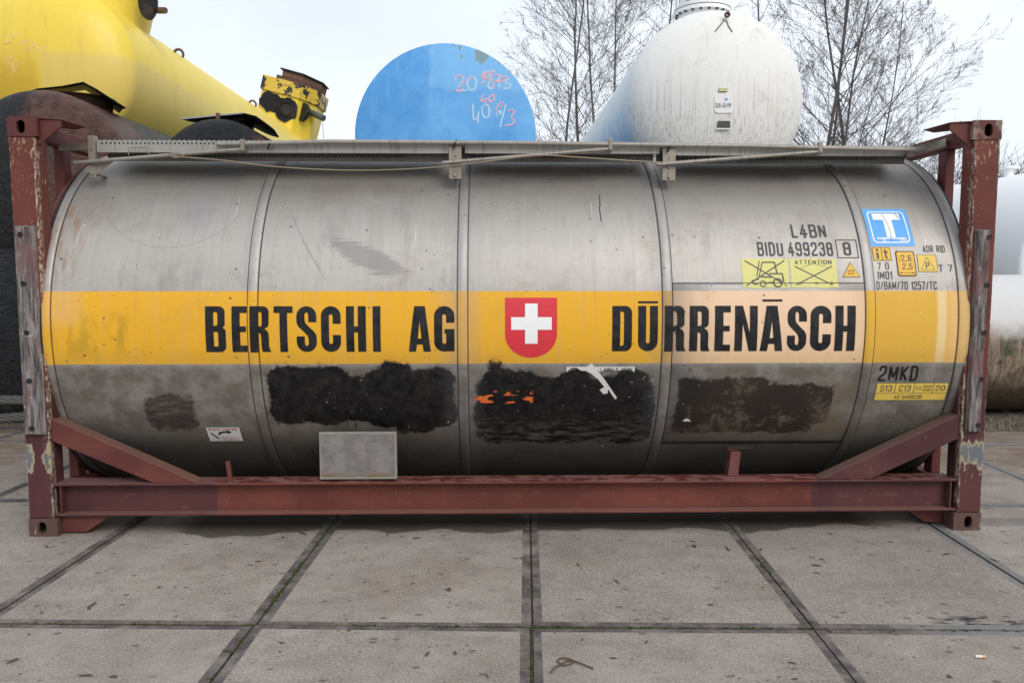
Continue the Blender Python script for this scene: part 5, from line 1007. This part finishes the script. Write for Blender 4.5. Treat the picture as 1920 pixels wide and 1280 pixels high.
mb = MB(); c = P(412,222,Yh-.1); mb.lathe([(b3.z+0.60,0.33),(c.z-0.02,0.33),(c.z-0.02,0.0)], (c.x, Yh+0.1, 0), 'z', 24); obj('manway_neck', mb, M['dark'], bt3)
c = P(409,216,Yh-.38); mb = MB(); mb.box(c.x-0.018, c.x+0.018, c.y-0.03, c.y+0.03, c.z-0.06, c.z+0.02); obj('cover_clamp', mb, M['rusty'], bt3)
# ---- blue tank
YB = 6.35; bc = P(835.5, 255.5, YB); RB = 166.5*(YB-CAM.y)/1500*0.998
blt = thing('storage_tank', (bc.x, YB+3, bc.z-RB), 'blue tank with a flat end chalked 20-573 and 40 m3', 'tank', 'storage tanks stacked in the yard')
htank(blt, (bc.x, YB, bc.z), RB, 7.5, 0, M['blue'], flat_end=True)
cw_, cr_ = MB(), MB()
def zb_(pts, mbx, Y=YB+0.012, r=0.017): mbx.tube([P(780+p[0]/8.0, 110+p[1]/8.0, Y) for p in smooth_path(pts, 4)], r, 5)
for pts in ([(585,340),(620,275),(680,270),(700,330),(640,430),(610,495),(690,490),(770,480)], [(830,290),(775,330),(775,420),(830,480),(890,440),(905,350),(860,290),(820,290)], [(960,378),(1030,375)], [(1190,190),(1020,195),(1030,300),(1060,300)], [(1130,230),(1130,290),(1080,420),(1140,460),(1170,390),(1100,330),(1080,250),(1130,230)], [(1250,260),(1250,440)], [(1320,280),(1400,300),(1330,360),(1420,390),(1390,450),(1310,450)], [(855,680),(860,800),(868,915),(920,890),(940,800)], [(940,800),(932,970)], [(1040,690),(990,740),(1000,850),(1050,895),(1095,850),(1090,730),(1040,690)], [(1210,870),(1215,790),(1245,800),(1250,840),(1265,780),(1285,850)], [(1350,680),(1265,1030)]): zb_(pts, cw_)
for pts in ([(575,325),(610,265),(670,260),(715,300),(690,390),(620,460),(610,500),(720,460)], [(750,400),(760,320),(820,280),(870,300)], [(990,360),(1050,355)], [(1180,205),(1000,235),(1000,300),(1100,310)], [(1010,240),(1050,245),(1010,275),(1050,285)], [(1080,250),(1150,330),(1170,400),(1120,450)], [(1160,250),(1300,270),(1200,350),(1290,345)], [(1290,280),(1370,290),(1310,350)], [(1010,545),(975,650),(1080,600)], [(1030,600),(1040,700)], [(1140,545),(1090,600),(1110,655),(1170,620),(1165,555),(1140,545)], [(1190,775),(1270,660),(1305,680),(1260,740)], [(1370,785),(1480,790),(1430,880),(1475,920),(1450,985),(1335,1010)]): zb_(pts, cr_, YB+0.009, 0.015)
obj('chalk_number', cw_, M['chalkw'], blt, label='white chalk figures'); obj('chalk_number', cr_, M['chalkr'], blt, label='pink chalk figures')
# ---- white domed tank
YW = 7.0; wc = P(1338, 193, YW); RW = 163.0*(YW-CAM.y)/1500
wt = thing('storage_tank', (wc.x, YW+3, wc.z-RW), 'white domed tank with black drip marks and a 23-219 label', 'tank', 'storage tanks stacked in the yard')
htank(wt, (wc.x, YW, wc.z), RW, 8.0, 0.62, M['white'])
def wdome(u, v, dome=0.62, lift=0.006):
    d = ray(u, v); lo, hi = (YW-1.2-CAM.y)/d.y, (YW+0.3-CAM.y)/d.y
    for _ in range(40):
        m = (lo+hi)/2; q = CAM+d*m; r2 = ((q.x-wc.x)**2+(q.z-wc.z)**2)/RW**2; ys = YW-dome*math.sqrt(max(0, 1-min(r2, 1)))
        if q.y < ys-lift: lo = m
        else: hi = m
    return CAM+d*lo
mx_, mz_ = P(1317, 20, YW+0.55), 0
zt_ = wc.z+RW; mb = MB(); xm = P(1318, 20, YW+0.4).x
mb.lathe([(zt_-0.25,0.36),(zt_+0.07,0.36),(zt_+0.07,0.415),(zt_+0.125,0.415)], (xm, YW+0.42, 0), 'z', 40); mn_ = obj('manway_neck', mb, M['white2'], wt, smooth=True)
mb = MB(); mb.lathe([(zt_+0.1255,0.42),(zt_+0.132,0.42)], (xm, YW+0.42, 0), 'z', 40); obj('gasket', mb, M['rubber'], mn_)
mb = MB(); mb.lathe([(zt_+0.1325,0.415),(zt_+0.185,0.415),(zt_+0.185,0.30),(zt_+0.23,0.26),(zt_+0.25,0.0)], (xm, YW+0.42, 0), 'z', 40); obj('manway_cover', mb, M['white2'], mn_, smooth=True)
for k in range(20):
    a = 2*math.pi*k/20; mb = MB(); mb.lathe([(zt_+0.05,0.0),(zt_+0.05,0.022),(zt_+0.0695,0.022)], (xm+0.388*math.cos(a), YW+0.42+0.388*math.sin(a), 0), 'z', 6); obj('bolt', mb, M['brown'], mn_)
q = wdome(1362, 30, lift=0.05); mb = MB(); mb.lathe([(0,0.042),(-0.03,0.042),(-0.03,0.018),(0.03,0.018)], tuple(q+Vector((0,-.03,0))), 'y', 16); obj('lifting_lug', mb, M['brown'], wt)
mb = MB()
for pts in ([(1358,38),(1350,48),(1341,59)], [(1362,39),(1366,50),(1373,60)]): mb.tube([wdome(*p) for p in pts], 0.009, 5)
obj('rope_end', mb, M['greyink'], wt)
def plate(name, u0, v0, u1, v1, mat, parent, lift=0.01, r=None):
    pts = [wdome(*p, lift=lift) for p in ((rrect(u0,v0,u1,v1,r) if r else rect(u0,v0,u1,v1)))]; mb = MB(); n = len(pts); mb.add(pts+[p+Vector((0,.012,0)) for p in pts], [tuple(range(n)), tuple(range(n,2*n))[::-1]]+[(i,(i+1)%n,n+(i+1)%n,n+i) for i in range(n)]); return obj(name, mb, mat, parent)
lp = plate('label_plate', 1340, 178, 1375, 212, M['whitep'], wt, 0.012, 6)
tv, tf = text2d('23-219', 0.01); tv, tf = fit2d((tv, tf), 1341.5, 1370.5, 201, 193.5); tv = [(v[0], v[1]) for v in tv]
mb = MB(); mb.add([wdome(*v, lift=0.022) for v in tv], tf); obj('marking', mb, M['greyp'], lp, label='dark number 23-219')
plate('sticker', 1360, 184, 1364, 187.5, M['bluesign'], lp, 0.02); ys_ = plate('sticker', 1347.5, 166.5, 1363.5, 172, M['greyp'], wt); plate('sticker_face', 1348.3, 167.3, 1362.7, 171.2, M['lemon'], ys_, 0.022)
plate('name_plate', 1346, 227, 1369, 241, M['greyp'], wt, 0.02); plate('plate_ledge', 1343, 240.5, 1369.5, 243, M['white2'], wt, 0.03)
# ---- tanks on the right
r1 = thing('storage_tank', (11.35, 10, 0.1), 'plain white tank at the right edge with a flanged vent on top', 'tank', 'storage tanks stacked in the yard')
htank(r1, (11.35, 5.55, 1.68), 1.49, 11, 0.25, M['white2'])
for (u_, v0, v1, Y, s_) in ((1892,333,311,8.3,1.0), (1789,357,346,12.6,0.8)):
    a = P(u_, v0, Y); b = P(u_, v1, Y); mb = MB(); mb.lathe([(3.0,0.065*s_),(b.z-0.05,0.065*s_),(b.z-0.05,0.15*s_),(b.z-0.015,0.15*s_),(b.z-0.015,0.0)], (a.x, Y, 0), 'z', 20); obj('vent_flange', mb, M['white2'], r1, smooth=True, angle=40)
for y_ in (7, 13.5): mb = MB(); mb.box(10.4,12.3,y_,y_+0.4,-0.03,0.5); obj('cradle', mb, M['dark'], r1)
cR = P(1846, 655, 4.3); r2 = thing('storage_tank', (10.2, 4.4, 0.0), 'weathered brown and pale tank lying low behind the right corner post', 'tank', 'storage tanks stacked in the yard')
htank(r2, (8.05, 4.62, 0.79), 0.82, 5.0, 0.25, M['weath'], ax='x')
# row beneath the blue and white tanks carrying them
def under(x, z, r, Y, lbl):
    root = thing('storage_tank', (x, Y+3, z-r), lbl, 'tank', 'storage tanks stacked in the yard'); htank(root, (x, Y, z), r, 7.5, 0.25, M['bit2']); return root
zt = bc.z-RB; under(bc.x-0.0, zt/2, zt/2-0.01, YB+0.3, 'dark tank on the ground carrying the blue tank'); zt = wc.z-RW; under(wc.x, zt/2, zt/2-0.01, YW+0.3, 'dark tank on the ground carrying the white domed tank')
# far-left bits: blue steel post, wire rope coils
c = Gd(2, 835); mb = MB(); mb.box(-2.62,-2.50,3.05,3.17,0,1.25); mb.box(-2.72,-2.40,2.97,3.27,0,0.05); tag(obj('steel_post', mb, M['bluept'], bev=0.006), 'dark blue steel post at the far left edge', 'post')
for k, (zz, rr) in enumerate(((0.11,0.05),(0.27,0.05))):
    mb = MB(); nst = 7
    y_ = 3.35+0.05*k
    for s_ in range(nst):
        a0 = 2*math.pi*s_/nst; mb.tube([(-2.45+1.5*t/24, y_+0.036*math.cos(a0+t*0.55), zz+0.05*math.sin(t*0.13+k)+0.036*math.sin(a0+t*0.55)) for t in range(25)], 0.017, 5)
    tag(obj('wire_rope', mb, M['rope'], smooth=True), ('thick twisted wire rope lying on the ground behind the left post', 'upper twisted wire rope sagging above the other rope at left')[k], 'wire rope', 'wire ropes behind the left post')
mb = MB(); mb.tube(smooth_path([tuple(Gd(u_, v_, z_)) for u_, v_, z_ in ((168,896,0.02),(185,880,0.1),(205,868,0.18),(222,872,0.2),(236,890,0.1))], 5), 0.018, 8); tag(obj('hose', mb, M['rope'], smooth=True), 'short grey hose loop under the left end of the container', 'hose')
# litter: leaves, twigs, butts
lt = MB(); rl_ = random.Random(21)
for _ in range(190):
    u_ = rl_.uniform(20, 1900); v_ = 985+295*rl_.random()**1.5; q = Gd(u_, v_, 0.003); s_ = 0.003+0.016*rl_.random()**2.5; a = rl_.uniform(0, 6.28); el = rl_.uniform(1.2, 3)
    ex = Vector((math.cos(a), math.sin(a), 0))*s_*el; ey = Vector((-math.sin(a), math.cos(a), 0))*s_*0.6
    k_ = 7; lt.add([q+ex*math.cos(6.283*i/k_)*rl_.uniform(.5,1.1)+ey*math.sin(6.283*i/k_)*rl_.uniform(.5,1.3)+Vector((0,0,rl_.uniform(0,.004))) for i in range(k_)], [tuple(range(k_))])
tag(obj('leaf_litter', lt, M['leaf']), 'scattered dark leaf scraps on the concrete', 'leaf litter', kind='stuff')
gr_ = MB(); rg = random.Random(5)
for _ in range(2600):
    x_ = rg.uniform(5.6, 13) if rg.random() < 0.7 else rg.uniform(-6, -0.5); y_ = 3.3+abs(rg.gauss(0, 0.35)); a = rg.uniform(0, 6.28); l = rg.uniform(0.04, 0.16); q = Vector((x_, y_, -0.03)); d = Vector((math.cos(a), math.sin(a), 0)); h_ = rg.uniform(0.15, 0.9)
    s2 = Vector((-d.y, d.x, 0))*0.003; gr_.add([q-s2, q+s2, q+d*l+Vector((0,0,l*h_))], [(0,1,2)])
tag(obj('dry_grass', gr_, M['straw']), 'dead straw-coloured grass behind the concrete slabs', 'dry grass', kind='stuff')
tw = smooth_path([tuple(Gd(u_, v_, 0.008)) for u_, v_ in ((1033,1260),(1040,1250),(1052,1245),(1045,1238),(1052,1233),(1066,1234),(1076,1240),(1062,1246),(1052,1244),(1070,1237),(1090,1243),(1112,1252))], 5)
mb = MB(); mb.tube(tw, 0.0035, 5); tag(obj('wire_loop', mb, M['leaf'], smooth=True), 'thin looped root or wire on the front slab', 'wire')
a = Gd(1829,1229.5,0.01); b = Gd(1842,1230,0.01); c = Gd(1848,1230,0.01); ct = thing('cigarette_end', (a.x, a.y, 0), 'cigarette end on the slab at lower right', 'cigarette end')
mb = MB(); mb.tube([a, b], 0.006, 8); obj('paper', mb, M['filtw'], ct); mb = MB(); mb.tube([b, c], 0.0065, 8); obj('filter', mb, M['filt'], ct)

# ================================================================== TREES
def tree_mesh(seed, h, r0, lean, spread=1.0, nb=34):
    q = random.Random(seed); trunk = MB(); crown = MB()
    pts = []; p = Vector((0,0,0)); d = Vector((lean[0], lean[1], 1)).normalized(); n = 12
    for i in range(n+1):
        pts.append(p.copy()); p = p+d*h/n; d = (d+Vector((q.gauss(0,.035), q.gauss(0,.035), 0.02))).normalized()
    trunk.tube(pts, [max(0.012, r0*(1-0.9*i/n)) for i in range(n+1)], 7)
    def branch(p, d, l, r, lev):
        k = 5 if lev == 0 else 4 if lev == 1 else 3; ps = [p]; dd = d.copy()
        for i in range(k):
            dd = (dd+Vector((q.gauss(0,.05), q.gauss(0,.05), 0.035+q.gauss(0,.03)))).normalized(); ps.append(ps[-1]+dd*l/k)
        crown.tube(ps, [max(0.0026, r*(1-0.8*i/k)) for i in range(k+1)], 4 if lev == 0 else 3, cap=False)
        if lev < 3:
            m = (8, 5, 3)[lev]
            for j in range(m):
                t = q.uniform(0.22, 1.0); i = min(k-1, int(t*k)); bp = ps[i].lerp(ps[i+1], t*k-i); ang = q.uniform(0, 6.28); pd = dd.orthogonal().normalized(); pd.rotate(Matrix.Rotation(ang, 3, dd))
                nd = (dd*q.uniform(.7,1.1)+pd*q.uniform(.45,.9)+Vector((0,0,.08))).normalized(); branch(bp, nd, l*q.uniform(.25,.5)*(1-0.35*t), max(0.0028, r*0.40), lev+1)
    for j in range(nb):
        t = q.uniform(0.14, 0.97); i = min(n-1, int(t*n)); bp = pts[i].lerp(pts[i+1], t*n-i); a = q.uniform(0, 6.28); el = q.uniform(0.45, 1.15)
        nd = Vector((math.cos(a), math.sin(a), el)).normalized(); branch(bp, nd, spread*q.uniform(0.8,1.6)*(1.0-0.62*t)*h*0.26, r0*(1-0.85*t)*0.27+0.003, 0)
    return trunk, crown
TREES = [  # photo x at the walkway line, distance Y, height, lean, radius, label
 (1050, 15.5, 10.5, (-0.03,0), .07, 'bare tree whose trunk stands nearest the blue tank on its right'),
 (1079, 17.0, 12.0, (-0.05,0), .08, 'tall bare tree leaning slightly left, second from the blue tank'),
 (1108, 15.0, 11.0, (-0.10,0), .07, 'bare tree leaning left just before the white domed tank'),
 (1146, 18.5, 12.0, (0.01,0), .07, 'bare tree half hidden by the left flank of the white domed tank'),
 (1222, 20.0, 13.5, (0.0,0), .08, 'bare tree rising behind the white domed tank, left of its manhole'),
 (1412, 20.5, 13.5, (0.0,0), .08, 'bare tree rising behind the white domed tank, right of its manhole'),
 (1531, 15.5, 12.5, (0.0,0), .085, 'bare tree with the thick trunk touching the right edge of the white domed tank'),
 (1558, 17.5, 12.5, (0.02,0), .075, 'slender upright bare tree, second right of the white domed tank'),
 (1572, 15.0, 11.5, (0.04,0), .065, 'bare tree leaning slightly right, in the middle of the right clump'),
 (1606, 15.5, 11.5, (-0.05,0), .085, 'dark bare tree with long low branches, fourth right of the white domed tank'),
 (1650, 16.0, 8.5, (0.12,0), .06, 'low bare tree leaning right at the end of the right clump'),
 (-35, 21.0, 13.0, (0.0,0), .09, 'bare tree whose twigs show above the yellow tank at the top left corner'),
]
for i, (px, Y, h, ln, r, lb) in enumerate(TREES):
    q = P(px, 268, Y); b = thing('bare_tree', (q.x-ln[0]*q.z, Y, -0.03), lb, 'tree', 'bare trees behind the tanks')
    tr, cr = tree_mesh(100+i, h, r*0.78, ln, 1.0 if h > 9 else 1.25, 40)
    o0 = Vector((q.x-ln[0]*q.z, Y, -0.03))
    for m_ in (tr, cr): m_.v = [tuple(Vector(v)+o0) for v in m_.v]
    obj('trunk', tr, M['bark'], b, smooth=True, org=o0, angle=60); obj('crown', cr, M['bark'], b, org=o0)
# far thicket of leafless scrub
g = G('scrub_twigs', 0.9, spec=0.1); M['scrub'] = g.done(g.mix(g.noise(g.pos(), 3, 3), (0.10,0.075,0.075), (0.22,0.18,0.175)))
th = MB(); rq = random.Random(77)
def scrub(x, y, h, n):
    for _ in range(n):
        p = Vector((x+rq.gauss(0,.5), y+rq.gauss(0,.5), 0)); d = Vector((rq.gauss(0,.25), rq.gauss(0,.25), 1)).normalized(); k = 5; ps = [p]
        for i in range(k):
            d = (d+Vector((rq.gauss(0,.22), rq.gauss(0,.22), .05))).normalized(); ps.append(ps[-1]+d*h*rq.uniform(.6,1.1)/k)
            if i > 0:
                for _q in range(3):
                    e = (d+Vector((rq.gauss(0,.7), rq.gauss(0,.7), rq.gauss(.1,.4)))).normalized(); l = h*rq.uniform(.12,.3); s = ps[-1]; m = s+e*l*.5+Vector((rq.gauss(0,.04),0,rq.gauss(0,.04)))
                    th.tube([s, m, s+e*l], [.011,.008,.004], 3, cap=False)
        th.tube(ps, [.022,.019,.016,.013,.01,.006], 3, cap=False)
for k in range(95): scrub(rq.uniform(12.5, 27), rq.uniform(22, 28), rq.uniform(4.6, 6.3), 9)
for k in range(40): scrub(rq.uniform(2.5, 14), rq.uniform(22, 27), rq.uniform(3.8, 5.2), 7)
tag(obj('scrub_thicket', th, M['scrub']), 'leafless scrub thicket behind the tanks', 'scrub', kind='stuff')
